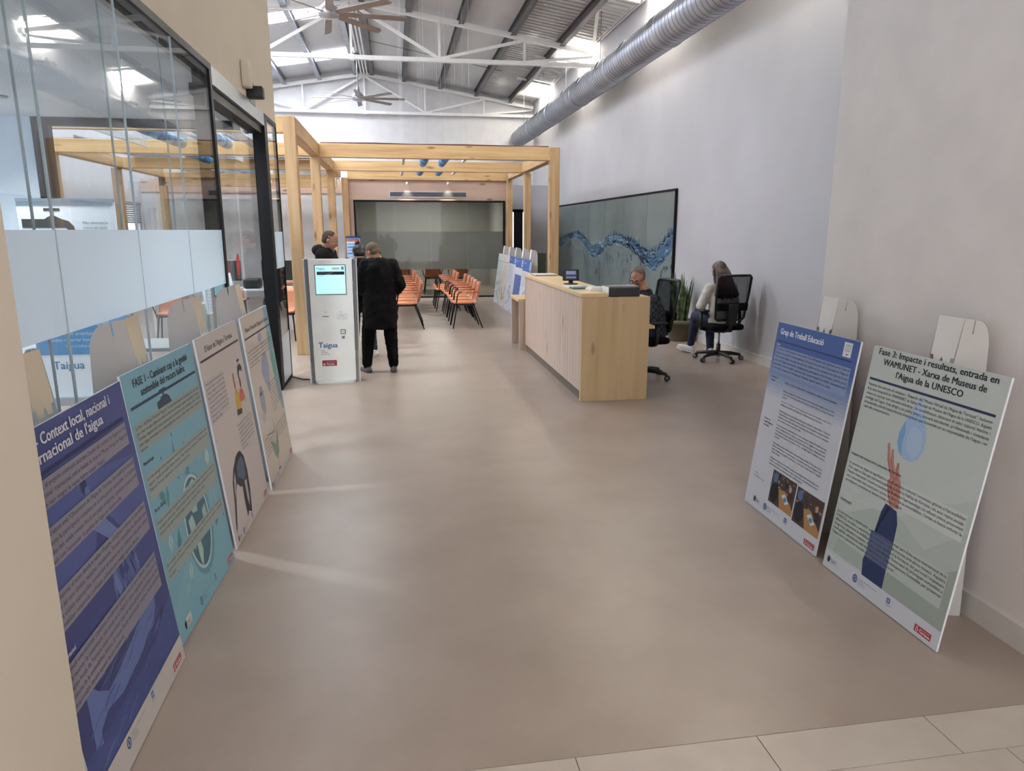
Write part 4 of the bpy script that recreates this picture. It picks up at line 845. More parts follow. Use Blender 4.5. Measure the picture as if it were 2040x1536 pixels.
# ---------------- the row of five far posters
def far(y0, kind, label, el):
    g = 'five posters leaning in a row behind the reception desk'
    b = Board((2.33, y0), (2.33, y0-.83), .15, kind[0], label, g)
    if kind[1]: b.rect(0, .83, kind[2], 1.157, (70, 108, 182))
    r = random.Random(int(y0*10)); b.txt(kind[3], .06, 1.07 if kind[1] else 1.04, .040, (232, 236, 244) if kind[1] else (60, 60, 62), bold=.01, maxw=.62)
    if kind[1]: b.rect(.70, .78, kind[2]+.03, 1.12, (224, 226, 232))
    else: b.rect(.04, .79, .985, .997, (90, 90, 92))
    vv = kind[2]-.05 if kind[1] else .94
    tc_ = (110, 112, 128)
    if kind[4] == 1: b.rect(.05, .80, .36, .82, (66, 96, 170)); tc_ = (196, 206, 230)
    k = 0
    while vv > kind[5]:
        b.txt(["Recursos i projectes de la ciutat al voltant de l'aigua i la seva gestió", "amb la participació de les escoles, entitats i ciutadania de Terrassa", "impulsat per l'Observatori de l'Aigua i l'Ajuntament"][k % 3], .06, vv, .022, tc_, width=.70 if k % 3 != 2 else .5); vv -= .034; k += 1
    for k in range(16):
        u = .1+r.random()*.62; v = .10+r.random()*(kind[5]-.16); c = kind[6][k % len(kind[6])]; b.poly([(u, v), (u+.03+r.random()*.05, v+.02), (u+.05, v+.07+r.random()*.06), (u+.005, v+.06)], c)
    b.rect(0, .83, 0, .07, (214, 212, 218)); badge(b, .68, .018, .1, .032); b.done(); easel(2.33, y0-.415, -1, el)
far(17.25, ((200, 206, 202), 0, 0, "L'aigua", 0, .60, [(96, 112, 110), (130, 142, 140), (80, 96, 100)]), 'pale grey-green poster with dark leaf shapes, farthest of the row behind the desk', 'white cardboard easel at the far end of the poster row')
far(16.40, ((220, 208, 198), 0, 0, 'Patrimoni', 0, .66, [(170, 128, 82), (196, 156, 104), (120, 96, 74), (122, 134, 130)]), 'beige poster with brown picture, second from the far end of the row', 'white cardboard easel second from the far end of the poster row')
far(15.55, ((212, 214, 226), 1, 1.0, 'Grup de Treball', 0, .58, [(120, 130, 180), (92, 104, 160), (150, 158, 196)]), 'white poster with blue header and blue figures, middle of the row', 'white cardboard easel in the middle of the poster row')
far(14.70, ((216, 212, 220), 1, .96, 'Grup de Treball', 1, .40, [(104, 62, 58), (128, 82, 74), (180, 174, 190)]), 'poster with a large blue text block and a brown picture, second from the desk', 'white cardboard easel second from the desk in the poster row')
far(13.85, ((214, 214, 224), 1, .93, 'Grup de Treball', 0, .62, [(110, 92, 140), (150, 120, 150), (86, 76, 120)]), 'white poster with blue header and scattered purple spots, next to the desk', 'white cardboard easel next to the reception desk')
# ================================================================= RECEPTION DESK
t = thing('reception_desk', 'long pale oak reception desk facing the entrance', 'desk', (1.8, 6.8, 0))
L1 = 3.15
MB().box(.003, .02, .0455, L1-.031, .10, 1.045, M['oakf']).box(.02, .04, .02, L1, .0, .10, mat('plinth_dark', (110, 96, 86), .6)).build('front_panel', t)
gv = MB()
for k in range(26): gv.box(.0022, .003, .1+k*.12, .1035+k*.12, .11, 1.04, mat('groove_shadow_line', (170, 146, 132), .6))
gv.build('grooves', t)
MB().rbox(.0, .70, -.0, .045, .0, 1.05, .002, M['oak'], None, 1).build('side_panel', t)
MB().box(.27, .70, .046, .27, 1.03, 1.049, M['oakt']).build('ledge', t)
MB().rbox(-.012, .40, .27, L1+.02, 1.0505, 1.09, .003, M['oakt'], None, 1).rbox(-.012, .26, -.006, .27, 1.0505, 1.09, .003, M['oakt'], None, 1).build('top_shelf', t)
MB().box(.36, .385, .05, L1, .75, 1.05, M['oak']).build('inner_panel', t)
MB().rbox(.04, .78, .05, L1, .72, .75, .003, M['oakt'], None, 1).build('work_surface', t)
MB().box(.0, .70, L1-.03, L1, 0, 1.05, M['oak']).build('side_panel', t)
t = thing('low_counter', 'lower oak counter at the far end of the reception desk', 'counter', (1.70, 9.97, 0))
MB().rbox(0, .8, .0, .72, .70, .74, .003, M['oakt'], None, 1).build('top_shelf', t); MB().box(.02, .8, .0, .04, 0, .70, M['oakf']).build('side_panel', t); MB().box(.02, .8, .67, .71, 0, .70, M['oakf']).build('side_panel', t)
# things on the desk
t = thing('document_box', 'black document box standing on the near end of the desk', 'file box', (2.11, 6.85, 1.061))
MB().rbox(-.03, .29, -.02, .22, -.01, .082, .006, M['binder'], None, 1).build('box_body', t)
MB().box(-.034, -.03, -.015, .215, -.005, .085, M['paper']).build('label_face', t)
MB().box(-.02, .28, -.0, .2, .0825, .092, M['greyp']).build('lid', t)
t = thing('open_folder', 'white folded brochure stack leaning beside the black box', 'brochure', (1.96, 7.09, 1.091))
MB().box(0, .15, 0, .2, 0, .018, M['paper']).build('pages', t); MB().box(.02, .17, .01, .21, .0185, .03, M['white']).build('cover', t)
o = MB().rbox(0, .24, 0, .17, 0, .018, .003, M['teal'], None, 1).build('notebook'); o.location = (1.83, 7.3, 1.0905); tag(o, 'teal closed notebook on the near corner of the desk', 'notebook')
o = MB().box(0, .21, 0, .29, 0, .002, M['paper']).build('paper_sheet'); o.location = (1.82, 7.52, 1.0905); tag(o, 'white paper sheet lying on the desk left of the notebook', 'paper')
t = thing('laptop', 'closed silver laptop at the far end of the desk top', 'laptop', (1.86, 9.5, 1.0905))
MB().rbox(0, .30, 0, .3, 0, .012, .003, M['greyp'], None, 1).build('base', t); MB().rbox(0, .30, 0, .3, .0125, .022, .003, M['white'], None, 1).build('lid', t)
t = thing('tablet_stand', 'small black touch screen on a stand, middle of the desk top', 'tablet', (1.99, 8.05, 1.0905), math.radians(-6))
MB().lathe([(.085, 0), (.085, .008), (.03, .012), (.02, .05)], M['blackp'], 24, Matrix.Translation((0, 0, 0))).build('foot', t)
T = Matrix.Translation((0, 0, .095)) @ Matrix.Rotation(math.radians(-16), 4, 'X')
MB().rbox(-.095, .095, -.011, .011, -.06, .075, .009, M['blackp'], T).build('housing', t)
q = MB(); q.box(-.062, .062, -.013, -.0112, -.038, .058, M['screent'], T); q.box(-.055, .055, -.0137, -.0131, .012, .05, flat((150, 165, 215)), T)
for k in range(5): q.box(-.055+k*.023, -.038+k*.023, -.0137, -.0131, -.01, .005, flat((60, 50, 80)), T)
q.box(-.055, .055, -.0137, -.0131, -.033, -.015, flat((130, 145, 205)), T); q.build('screen', t)
t = thing('computer_monitor', 'dark computer monitor on the work surface behind the desk top', 'monitor', (2.38, 7.45, .751), -PI/2)
MB().lathe([(.1, 0), (.1, .01), (.015, .014), (.015, .12)], M['blackp'], 20).build('stand', t); MB().rbox(-.24, .24, -.01, .012, .02, .30, .006, M['blackp'], None, 1).build('screen_housing', t)
# ================================================================= TICKET KIOSK
t = thing('ticket_kiosk', 'white self-service kiosk with screen and Taigua lettering', 'kiosk', (-.715, 8.2, 0), math.radians(3))
W0, W1, HK = .235, .225, 1.385
m_ = MB(); m_.add([(-W1, -.06, .03), (W1, -.06, .03), (W1+.012, -.03, HK), (-W1-.012, -.03, HK), (-W1, .12, .03), (W1, .12, .03), (W1+.012, .10, HK), (-W1-.012, .10, HK)], [(0, 1, 2, 3), (5, 4, 7, 6), (1, 5, 6, 2), (4, 0, 3, 7), (3, 2, 6, 7), (4, 5, 1, 0)], M['kiosk']); m_.build('front_panel', t)
for sg in (-1, 1):
    for k, (o_, c) in enumerate(((.0, M['greyp']), (.016, M['chrome']), (.034, M['white']))):
        q = MB(); a = W1+.004+o_; q.add([(sg*a, -.055+k*.01, .0), (sg*(a+.014), -.05+k*.01, 0), (sg*(a+.028), -.025+k*.01, HK), (sg*(a+.014), -.03+k*.01, HK), (sg*a, .12, .0), (sg*(a+.014), .12, 0), (sg*(a+.028), .10, HK), (sg*(a+.014), .10, HK)], [(0, 1, 2, 3), (5, 4, 7, 6), (1, 5, 6, 2), (4, 0, 3, 7), (3, 2, 6, 7), (4, 5, 1, 0)], c); q.build('side_profile', t)
MB().prism([(-.19, -.09), (0, -.105), (.19, -.09), (.22, -.06), (.22, .12), (-.22, .12), (-.22, -.06)], 0, .028, M['kiosk']).build('foot_plate', t)
KT = Matrix.Translation((0, -.06, 0)) @ Matrix.Rotation(-math.atan(.03/1.355), 4, 'X') @ Matrix.Rotation(PI/2, 4, 'X')  # panel frame: x right, y up, z out
def kb(m_, u0, u1, v0, v1, z0, z1, mt): m_.box(u0, u1, v0, v1, z0, z1, mt, KT)
q = MB(); kb(q, -.17, .165, .995, 1.325, .0005, .004, M['blackp']); q.build('screen_bezel', t)
q = MB(); kb(q, -.163, .158, 1.003, 1.318, .0042, .0055, M['screen']); kb(q, -.145, .15, 1.215, 1.25, .0056, .0062, flat((20, 26, 34))); kb(q, .118, .146, 1.268, 1.305, .0056, .0062, flat((120, 160, 205))); kb(q, .02, .10, 1.27, 1.295, .0056, .0062, flat((214, 244, 246)))
text(q, 'Taigua', -.15, 1.272, .034, flat((96, 160, 200)), .0058, T=KT, bold=.01); text(q, 'Selecciona una opció de la pantalla', -.13, 1.232, .011, flat((220, 226, 230)), .0064, T=KT); text(q, 'Benvinguts', -.05, 1.219, .012, flat((220, 226, 230)), .0064, T=KT); text(q, 'Toca la pantalla', -.135, 1.198, .010, flat((90, 150, 170)), .0058, T=KT); q.build('screen', t)
q = MB(); text(q, "Servei d'atenció a la ciutadania", -.12, 1.358, .011, flat((120, 120, 120)), .001, T=KT); text(q, 'Taigua, Aigua Municipal de Terrassa', -.12, 1.343, .009, flat((140, 140, 140)), .001, T=KT)
text(q, 'Taigua', -.168, .405, .078, flat((44, 104, 178)), .001, T=KT, bold=.02, width=.205); q.box(-.165, -.115, .462, .468, .0008, .0012, flat((50, 96, 160)), KT)
for k, l in enumerate(('Aigua', 'Municipal', 'de Terrassa')): text(q, l, -.145, .365-k*.021, .02, flat((170, 84, 84)), .001, T=KT)
kb(q, -.14, .02, .195, .26, .0005, .0012, flat((176, 34, 50))); kb(q, -.128, -.108, .205, .225, .0013, .0016, flat((236, 210, 214))); text(q, 'Ajuntament de', -.095, .235, .016, flat((246, 230, 230)), .0016, T=KT); text(q, 'Terrassa', -.095, .208, .026, flat((250, 240, 240)), .0016, T=KT, bold=.02); q.build('lettering', t)
q = MB(); kb(q, -.155, .0, .695, .79, .0005, .002, M['kiosk']); kb(q, -.112, -.04, .752, .758, .002, .004, M['blackp']); text(q, 'Targeta', -.095, .80, .012, flat((60, 60, 60)), .001, T=KT); q.build('card_slot', t)
q = MB(); kb(q, .045, .165, .72, .79, .0005, .002, M['white']); kb(q, .08, .125, .762, .765, .002, .003, M['greyp']); text(q, 'Tiquet', .075, .80, .012, flat((60, 60, 60)), .001, T=KT); q.build('ticket_slot', t)
q = MB(); kb(q, .04, .165, .535, .63, .0005, .002, M['kiosk']); kb(q, .078, .132, .555, .605, .002, .006, M['blackp']); kb(q, .084, .126, .561, .599, .006, .007, M['white']); kb(q, .102, .108, .577, .583, .007, .008, M['blackp']); kb(q, .09, .12, .502, .53, .0005, .004, M['greyp']); q.build('code_reader', t)
o = MB().tube([(-1.24, 8.5, .012), (-1.1, 8.33, .012), (-1.02, 8.30, .012)], .008, M['blackp'], 6).build('power_lead'); tag(o, 'black power lead on the floor running to the white kiosk', 'cable')
# information screen beyond
t = thing('information_screen', 'upright information screen with blue rows and red header beyond the people', 'screen', (-.80, 14.6, 0))
MB().box(-.14, .14, -.02, .03, 1.05, 1.58, M['blackp']).build('housing', t)
q = MB(); q.box(-.13, .13, -.024, -.0205, 1.06, 1.57, M['screenb']); q.box(-.13, .13, -.026, -.0242, 1.535, 1.57, flat((40, 90, 150))); q.box(-.125, .125, -.026, -.0242, 1.475, 1.53, flat((190, 80, 60)))
for k in range(5): q.box(-.12, .12, -.026, -.0242, 1.405-k*.06, 1.45-k*.06, flat((170, 190, 222) if k % 2 == 0 else (120, 150, 200)))
T = Matrix.Translation((0, -.0265, 0)) @ Matrix.Rotation(PI/2, 4, 'X')
text(q, 'Torn  Taula 2', -.11, 1.49, .028, flat((250, 235, 220)), 0, T=T); q.box(.03, .12, -.026, -.0242, 1.08, 1.12, flat((176, 40, 56))); q.build('screen', t)
MB().box(-.03, .03, -.01, .02, 0, 1.05, M['greyp']).build('pole', t); MB().box(-.18, .18, -.15, .15, 0, .015, M['greyp']).build('base', t)
# ================================================================= ORANGE CHAIRS
def chair(loc, rz, label, group):
    t = thing('armchair', label, 'chair', loc, rz, group)      # sitter faces +y
    bm = bmesh.new(); prof = [(.26, .455), (.24, .44), (.10, .43), (-.06, .43), (-.16, .445), (-.21, .50), (-.235, .60), (-.26, .72), (-.275, .80)]
    q = MB(); n = 8; rows_ = []
    for i, (y, z) in enumerate(prof):
        w_ = .235 if i < 5 else .225-.012*(i-5); row = []
        for k in range(n+1):
            s_ = -1+2*k/n; row.append((s_*w_, y+(.05*s_*s_ if i > 4 else 0), z+(.018*s_*s_ if i < 5 else 0)))
        rows_.append(row)
    vs = [p for r_ in rows_ for p in r_]; m1 = len(vs); fs = []
    for i in range(len(prof)-1):
        for k in range(n): a = i*(n+1)+k; fs.append((a, a+1, a+n+2, a+n+1))
    vs2 = [(p[0], p[1]-.004, p[2]-.012) for p in vs]
    fs2 = [tuple(m1+i for i in reversed(f)) for f in fs]; bd = [k for k in range(n+1)]+[i*(n+1)+n for i in range(1, len(prof))]+[(len(prof)-1)*(n+1)+k for k in range(n-1, -1, -1)]+[i*(n+1) for i in range(len(prof)-2, 0, -1)]
    fs3 = [(bd[i], m1+bd[i], m1+bd[(i+1) % len(bd)], bd[(i+1) % len(bd)]) for i in range(len(bd))]
    q.add(vs+vs2, fs+fs2+fs3, M['orange'], True); q.build('shell', t)
    MB().rbox(-.20, .20, -.12, .235, .435, .462, .012, M['pad']).build('seat_pad', t)
    MB().box(-.19, .19, -.14, .19, .40, .425, M['blackp']).build('seat_frame', t)
    for sx in (-1, 1):
        MB().tube([(sx*.19, .17, .41), (sx*.24, .25, 0)], [.014, .010], M['black'], 6).build('leg', t)
        MB().tube([(sx*.19, -.12, .41), (sx*.24, -.27, 0)], [.014, .010], M['black'], 6).build('leg', t)
        MB().tube([(sx*.21, .19, .41), (sx*.265, .17, .58), (sx*.27, .14, .635), (sx*.27, .08, .645)], .011, M['black'], 6).tube([(sx*.27, .10, .648), (sx*.27, -.2, .645)], .016, M['orange'], 6).build('armrest', t)
    return t
ch0 = None
ord_ = ['first', 'second', 'third', 'fourth', 'fifth', 'sixth', 'seventh', 'eighth']
for row, (x, lab) in enumerate(((.20, 'left'), (1.21, 'right'))):
    for k in range(8):
        xx = x+(0 if k < 5 else -.02)+random.uniform(-.015, .015); loc = (xx-(0.10 if (row == 1 and k > 4) else 0), 12.68+k*.575, 0)
        rz = PI/2+random.uniform(-.02, .02)
        label = ('orange armchair with black legs, nearest of the %s row' % lab) if k == 0 else ('orange armchair, %s from the front in the %s row' % (ord_[k], lab)) if k < 7 else ('orange armchair at the far end of the %s row' % lab)
        if ch0 is None: ch0 = chair(loc, rz, label, 'orange armchairs in two rows'); continue
        c = copy_tree(ch0); c.location = loc; c.rotation_euler = (0, 0, rz); c['label'] = label
for (x, y, rz, lab) in ((-1.75, 11.7, 2.9, 'orange armchair at the desk beyond the glass leaf, nearer one'), (-1.95, 13.35, 3.3-3.14159, 'orange armchair beyond the desk left of the nearest pine post'), (-2.6, 11.6, 3.0-3.1415*2, 'orange armchair seen through the glass door'), (-3.4, 11.65, 3.3, 'orange armchair seen under the frosted band')):
    c = copy_tree(ch0); c.location = (x, y, 0); c.rotation_euler = (0, 0, rz); c['label'] = lab; c['group'] = 'orange armchairs by the office desk'
for (x, y, lab) in ((.2, 19.6, 'left'), (1.0, 19.7, 'middle'), (1.7, 19.6, 'right')):
    c = copy_tree(ch0); c.location = (x, y, 0); c.rotation_euler = (0, 0, 0); c['label'] = 'armchair inside the dark meeting room, %s one' % lab; c['group'] = 'armchairs around the meeting table'
# office desk beyond the glass
t = thing('office_desk', 'white office desk beyond the glass room', 'desk', (-3.0, 12.5, 0))
MB().rbox(-.9, 1.25, -.35, .35, .72, .75, .004, M['white'], None, 1).build('tabletop', t)
for sx in (-.85, 1.2):
    for sy in (-.3, .3): MB().box(sx-.02, sx+.02, sy-.02, sy+.02, 0, .72, M['white']).build('leg', t)
for (x, lab) in ((-1.95, 'dark monitor on the office desk by the pine post'), (-2.8, 'dark monitor on the office desk seen through the door')):
    t = thing('computer_monitor', lab, 'monitor', (x, 12.55, .751)); MB().lathe([(.1, 0), (.1, .01), (.015, .014), (.015, .2)], M['blackp'], 16).build('stand', t)
    MB().rbox(-.26, .26, -.012, .012, .12, .45, .005, M['blackp'], None, 1).build('screen_housing', t)
o = MB().rbox(-.13, .13, -.15, .15, 0, .16, .03, M['blackp']).build('printer'); o.location = (-2.36, 12.5, .751); tag(o, 'low black printer between the two monitors', 'printer')
# ================================================================= IN THE GLASS ROOM
t = thing('rollup_banner', 'roll-up banner with a tap picture and Taigua lettering inside the glass room', 'banner', (-3.05, 7.5, .06), 0)
MB().box(-.44, .44, -.06, .06, -.06, .02, M['chrome']).build('base', t)
MB().box(-.43, .43, -.003, .003, .02, 1.90, flat((240, 242, 246), .6, 'banner_fabric')).build('fabric', t)
MB().box(-.43, .43, -.012, .012, 1.90, 1.93, M['chrome']).build('top_rail', t)
q = MB(); T = Matrix.Translation((0, -.004, -.06)) @ Matrix.Rotation(PI/2, 4, 'X'); tpc = flat((70, 62, 60))
q.prism([(-.40, 1.72), (-.40, 1.80), (-.20, 1.80), (-.17, 1.82), (-.13, 1.84), (-.09, 1.82), (-.05, 1.80), (.01, 1.78), (.05, 1.73), (.05, 1.69), (.0, 1.69), (-.02, 1.72)], 0, .0006, tpc, T); q.box(-.145, -.115, 1.83, 1.88, 0, .0006, tpc, T); q.box(-.20, -.06, 1.875, 1.90, 0, .0006, tpc, T)
q.box(-.43, .43, .50, 1.25, 0, .0006, flat((72, 150, 205)), T)
text(q, 'El servei', 0, .98, .10, flat((236, 240, 244)), .001, align='C', T=T, bold=.006); text(q, "de l'aigua", .10, .80, .085, flat((236, 240, 244)), .001, align='C', T=T, bold=.006)
for k, l in enumerate(("Si voleu tenir prioritat en l'atenció", 'podeu reservar hora a taigua.cat', "i us n'informarem")): text(q, l, 0, .695-k*.062, .046, flat((214, 230, 240)), .001, align='C', T=T, maxw=.80, bold=.006 if k == 1 else 0)
text(q, 'Més informació', .13, 1.755, .036, flat((120, 130, 146)), .001, T=T, maxw=.26); text(q, 'sobre els ajuts', .13, 1.71, .036, flat((120, 130, 146)), .001, T=T, maxw=.26)
text(q, 'Taigua', -.30, .36, .11, flat((70, 128, 176)), .001, T=T, bold=.012); q.box(.05, .38, .345, .445, 0, .0006, flat((170, 70, 96)), T); text(q, 'Ajuntament de', .13, .41, .022, flat((240, 226, 232)), .001, T=T); text(q, 'Terrassa', .13, .362, .045, flat((244, 236, 240)), .001, T=T, bold=.01)
q.build('print', t)
t = thing('bench_desk', 'low grey desk with papers seen through the pane below the frosted band', 'desk', (-1.98, 6.6, 0))
MB().rbox(-.35, .3, -.3, .3, .70, .73, .004, M['greyp'], None, 1).build('tabletop', t)
for sx in (-.32, .27): MB().box(sx-.02, sx+.02, -.28, .28, 0, .70, M['greyp']).build('side_panel', t)
t = thing('filing_cabinet', 'grey drawer cabinet by the far corner of the glass room', 'cabinet', (-1.85, 8.05, 0))
MB().box(-.2, .2, -.25, .25, 0, .95, mat('cabinet_sage', (140, 146, 138), .5)).build('body', t)
for k in range(3): f = MB().box(-.19, .19, -.262, -.252, .06+k*.30, .33+k*.30, mat('cabinet_sage', (140, 146, 138))).build('drawer', t); MB().box(-.06, .06, -.275, -.263, .25+k*.30, .262+k*.30, M['dark']).build('handle', f)
t = thing('brochure_stand', 'tilted white sign board on a stand behind the glass door', 'sign', (-1.70, 7.3, 0), .5)
MB().tube([(0, 0, 0), (0, 0, .98)], .02, M['chrome'], 10).build('pole', t); MB().lathe([(.16, 0), (.16, .012)], M['chrome'], 24).build('base', t)
T = Matrix.Translation((0, 0, 1.1)) @ Matrix.Rotation(math.radians(-28), 4, 'X') @ Matrix.Rotation(PI/2, 4, 'X')
q = MB(); q.box(-.15, .15, -.21, .21, -.01, .0, M['white'], T); q.build('panel', t); q = MB(); q.box(-.13, .13, -.19, .19, .0, .0006, flat((196, 206, 222)), T)
for k in range(9): q.box(-.11, .11-.04*(k % 3), .13-k*.035, .137-k*.035, .0007, .001, flat((110, 120, 140)), T)
q.box(-.06, .06, -.17, -.05, .0007, .0012, flat((120, 130, 150)), T); q.build('print', t)
for (x, y, lab) in ((-1.98, 7.38, 'round ceiling downlight in the glass room near the door'), (-3.42, 7.33, 'round ceiling downlight in the glass room near the left edge'), (-2.6, 4.6, 'extra ceiling downlight added to brighten the glass room, nearest the camera')):  # the third downlight is an addition, there for its light
    o = MB().lathe([(.075, 0), (.075, .012), (.05, .018)], M['chrome'], 24, Matrix.Rotation(PI, 4, 'X')).build('downlight'); o.location = (x, y, 2.86); tag(o, lab, 'ceiling lamp', 'round downlights in the glass room')
    ld = bpy.data.lights.new('downlight_light', 'SPOT'); ld.energy = 120; ld.spot_size = math.radians(150); ld.spot_blend = 1; ld.shadow_soft_size = .06; ld.color = (.92, .97, 1)
    lo = bpy.data.objects.new('downlight_light', ld); COL.objects.link(lo); lo.parent = o; lo.location = (0, 0, -.03)
# devices on the cream wall
o = MB().rbox(0, .07, -.06, .06, -.11, .11, .01, M['cream']).build('motion_sensor'); o.location = (XG-.003, 6.88, 3.02); tag(o, 'cream box sensor high on the wall above the door', 'sensor')
t = thing('emergency_light', 'black emergency light with small exit plate above the door', 'emergency lamp', (XG-.004, 7.05, 2.92))
MB().rbox(0, .14, -.05, .07, -.07, .03, .012, M['blackp']).build('housing', t); MB().box(0, .01, .05, .33, -.09, .11, mat('exit_plate_grey', (150, 152, 140), .5)).build('plate', t)
MB().box(.0105, .012, .09, .29, -.05, .07, flat((206, 200, 176))).build('pictogram', t)
t = thing('dome_camera', 'white dome security camera behind the door header', 'security camera', (-1.50, 8.2, 2.72))
MB().lathe([(.06, .13), (.06, .06), (.05, .03)], M['white'], 20).build('mount', t); MB().ell((0, 0, .02), (.055, .055, .06), M['white']).build('dome', t); MB().ell((.01, -.03, -.005), (.03, .03, .03), M['blackp']).build('lens', t)
# ================================================================= PLANT
t = thing('snake_plant', 'tall snake plant in an olive pot by the right wall', 'plant', (4.385, 10.55, 0))
MB().lathe([(.10, 0), (.16, .0), (.165, .02), (.205, .26), (.225, .26), (.228, .33), (.205, .33), (.19, .28), (.17, .27)], M['pot'], 32).build('pot', t); MB().lathe([(.001, .275), (.195, .285)], M['soil'], 24).build('soil', t)
r = random.Random(12)
for k in range(34):
    a = r.random()*2*PI; r0 = r.random()*.12; tilt = .04+r.random()*.28; h = .42+r.random()*.42*(1-tilt*.9); q = MB(); n = 9; P = []
    tw = r.random()*3; wd = .026+r.random()*.014; dx, dy = math.cos(a), math.sin(a)
    if dx > 0: tilt *= .55
    for i in range(n+1):
        f_ = i/n; w_ = wd*(.55+.9*f_-1.45*f_**3.2); d_ = r0+tilt*h*f_**1.3; an = tw+f_*.9
        c = Vector((dx*d_, dy*d_, .28+h*f_)); s_ = Vector((math.cos(an), math.sin(an), 0))*max(w_, .001); e_ = Vector((-math.sin(an), math.cos(an), 0))*.004
        P += [c-s_, c+e_, c+s_, c-e_*.4]
    fs = [(0, 1, 2, 3)]
    for i in range(n):
        for j in range(4): fs.append((i*4+j, i*4+(j+1) % 4, i*4+4+(j+1) % 4, i*4+4+j))
    q.add(P, fs, M['leaf'], True); q.build('leaf', t)
# ================================================================= OFFICE CHAIRS
def office_chair(loc, rz, label, base_rot):
    t = thing('office_chair', label, 'chair', loc, rz)
    B = M['blackp']
    MB().tube([(0, 0, .08), (0, 0, .22)], .028, B, 12).tube([(0, 0, .22), (0, 0, .42)], .014, M['chrome'], 12).build('gas_column', t)
    for k in range(5):
        a = base_rot+k*2*PI/5; d = Vector((math.cos(a), math.sin(a), 0))
        MB().tube([d*.02+Vector((0, 0, .10)), d*.16+Vector((0, 0, .095)), d*.29+Vector((0, 0, .075)), d*.30+Vector((0, 0, .05))], [.03, .026, .019, .014], B, 8).build('base_leg', t)
        c = d*.31+Vector((0, 0, .03)); s_ = Vector((-d.y, d.x, 0))
        MB().tube([c-s_*.024, c-s_*.005], .030, B, 14).tube([c+s_*.005, c+s_*.024], .030, B, 14).tube([c-s_*.026, c-s_*.024], .019, M['greyp'], 14).tube([c+s_*.024, c+s_*.026], .019, M['greyp'], 14).build('caster', t)
    MB().rbox(-.24, .24, -.22, .25, .42, .50, .035, M['cloth']).build('seat', t)
    MB().rbox(-.12, .12, -.12, .12, .385, .425, .01, B).tube([(.1, .05, .40), (.24, .06, .385)], .007, B, 6).build('mechanism', t)
    # mesh back with frame, reclined
    T = Matrix.Translation((0, -.25, .56)) @ Matrix.Rotation(math.radians(9), 4, 'X')
    hw0, hw1, H_ = .205, .235, .58
    o_ = [(-hw0+.03, 0), (hw0-.03, 0), (hw0, .03), (hw1-.005, .35), (hw1, H_-.03), (hw1-.03, H_), (-hw1+.03, H_), (-hw1, H_-.03), (-hw1+.005, .35), (-hw0, .03)]
    q = MB(); pts = [T @ Vector((x, .03*(abs(x)/hw1)**2*1.2, z)) for x, z in o_]; q.tube(pts+[pts[0]], .0155, B, 8, False); q.build('back_frame', t)
    q = MB(); n = 10
    vs = []; fs = []
    for i in range(2):
        for k in range(n+1):
            x = -1+2*k/n; hw = (hw0, hw1)[i]; vs.append(T @ Vector((x*hw, .036*x*x, (0.0, H_)[i])))
    for k in range(n): fs.append((k, k+1, n+2+k, n+1+k))
    q.add(vs, fs, M['mesh'], True); q.build('back_mesh', t)
    q = MB(); q.rbox(-.215, .215, -.02, .035, .13, .225, .012, M['cloth'], T); q.rbox(-.07, .07, -.045, -.012, -.06, .22, .012, B, T); q.tube([(0, -.28, .56), (0, -.25, .44), (0, -.08, .40)], .028, B, 8); q.build('lumbar_support', t)
    for sx in (-1, 1):
        MB().tube([(sx*.18, 0, .405), (sx*.275, 0, .43), (sx*.285, -.01, .52), (sx*.275, 0, .66)], [.016, .02, .024, .02], B, 8).rbox(sx*.275-.045, sx*.275+.045, -.13, .12, .665, .69, .012, B).build('armrest', t)
    return t
office_chair((4.21, 8.80, 0), math.radians(5), 'black mesh office chair with the woman, seen from behind', math.radians(-85))
office_chair((2.82, 7.84, 0), math.radians(100), 'black mesh office chair of the man behind the desk', math.radians(-70))
# ================================================================= PEOPLE
def V(*a): return Vector(a)
def cap(mb, a, b, ra, rb, n=14):
    a = Vector(a); b = Vector(b); d = b-a; L = d.length; q = d.to_track_quat('Z', 'Y').to_matrix() if L > 1e-6 else Matrix.Identity(3)
    prof = [(ra*math.sin(t), -ra*math.cos(t)) for t in [PI/2*k/5 for k in range(0, 6)]]+[(rb*math.sin(t), L+rb*math.cos(t)) for t in [PI/2*(1-k/5) for k in range(0, 6)]]
    T = Matrix.Translation(a) @ q.to_4x4()
    prof = [(max(r, .0004), z) for r, z in prof]
    mb.lathe(prof, M['skin'], n, T)
def chain(mb, pts, rs):
    for i in range(len(pts)-1): cap(mb, pts[i], pts[i+1], rs[i], rs[i+1])
def loft(mb, secs, n=24):
    """closed body of elliptical sections (centre, rx, ry)"""
    vs = []; fs = []
    for c, rx, ry in secs:
        for k in range(n): a = 2*PI*k/n; vs.append(Vector(c)+V(rx*math.cos(a), ry*math.sin(a), 0))
    for i in range(len(secs)-1):
        for k in range(n): fs.append((i*n+k, i*n+(k+1) % n, (i+1)*n+(k+1) % n, (i+1)*n+k))
    fs += [tuple(range(n))[::-1], tuple(range((len(secs)-1)*n, len(secs)*n))]
    mb.add(vs, fs, M['skin'])
from mathutils import noise as mnoise
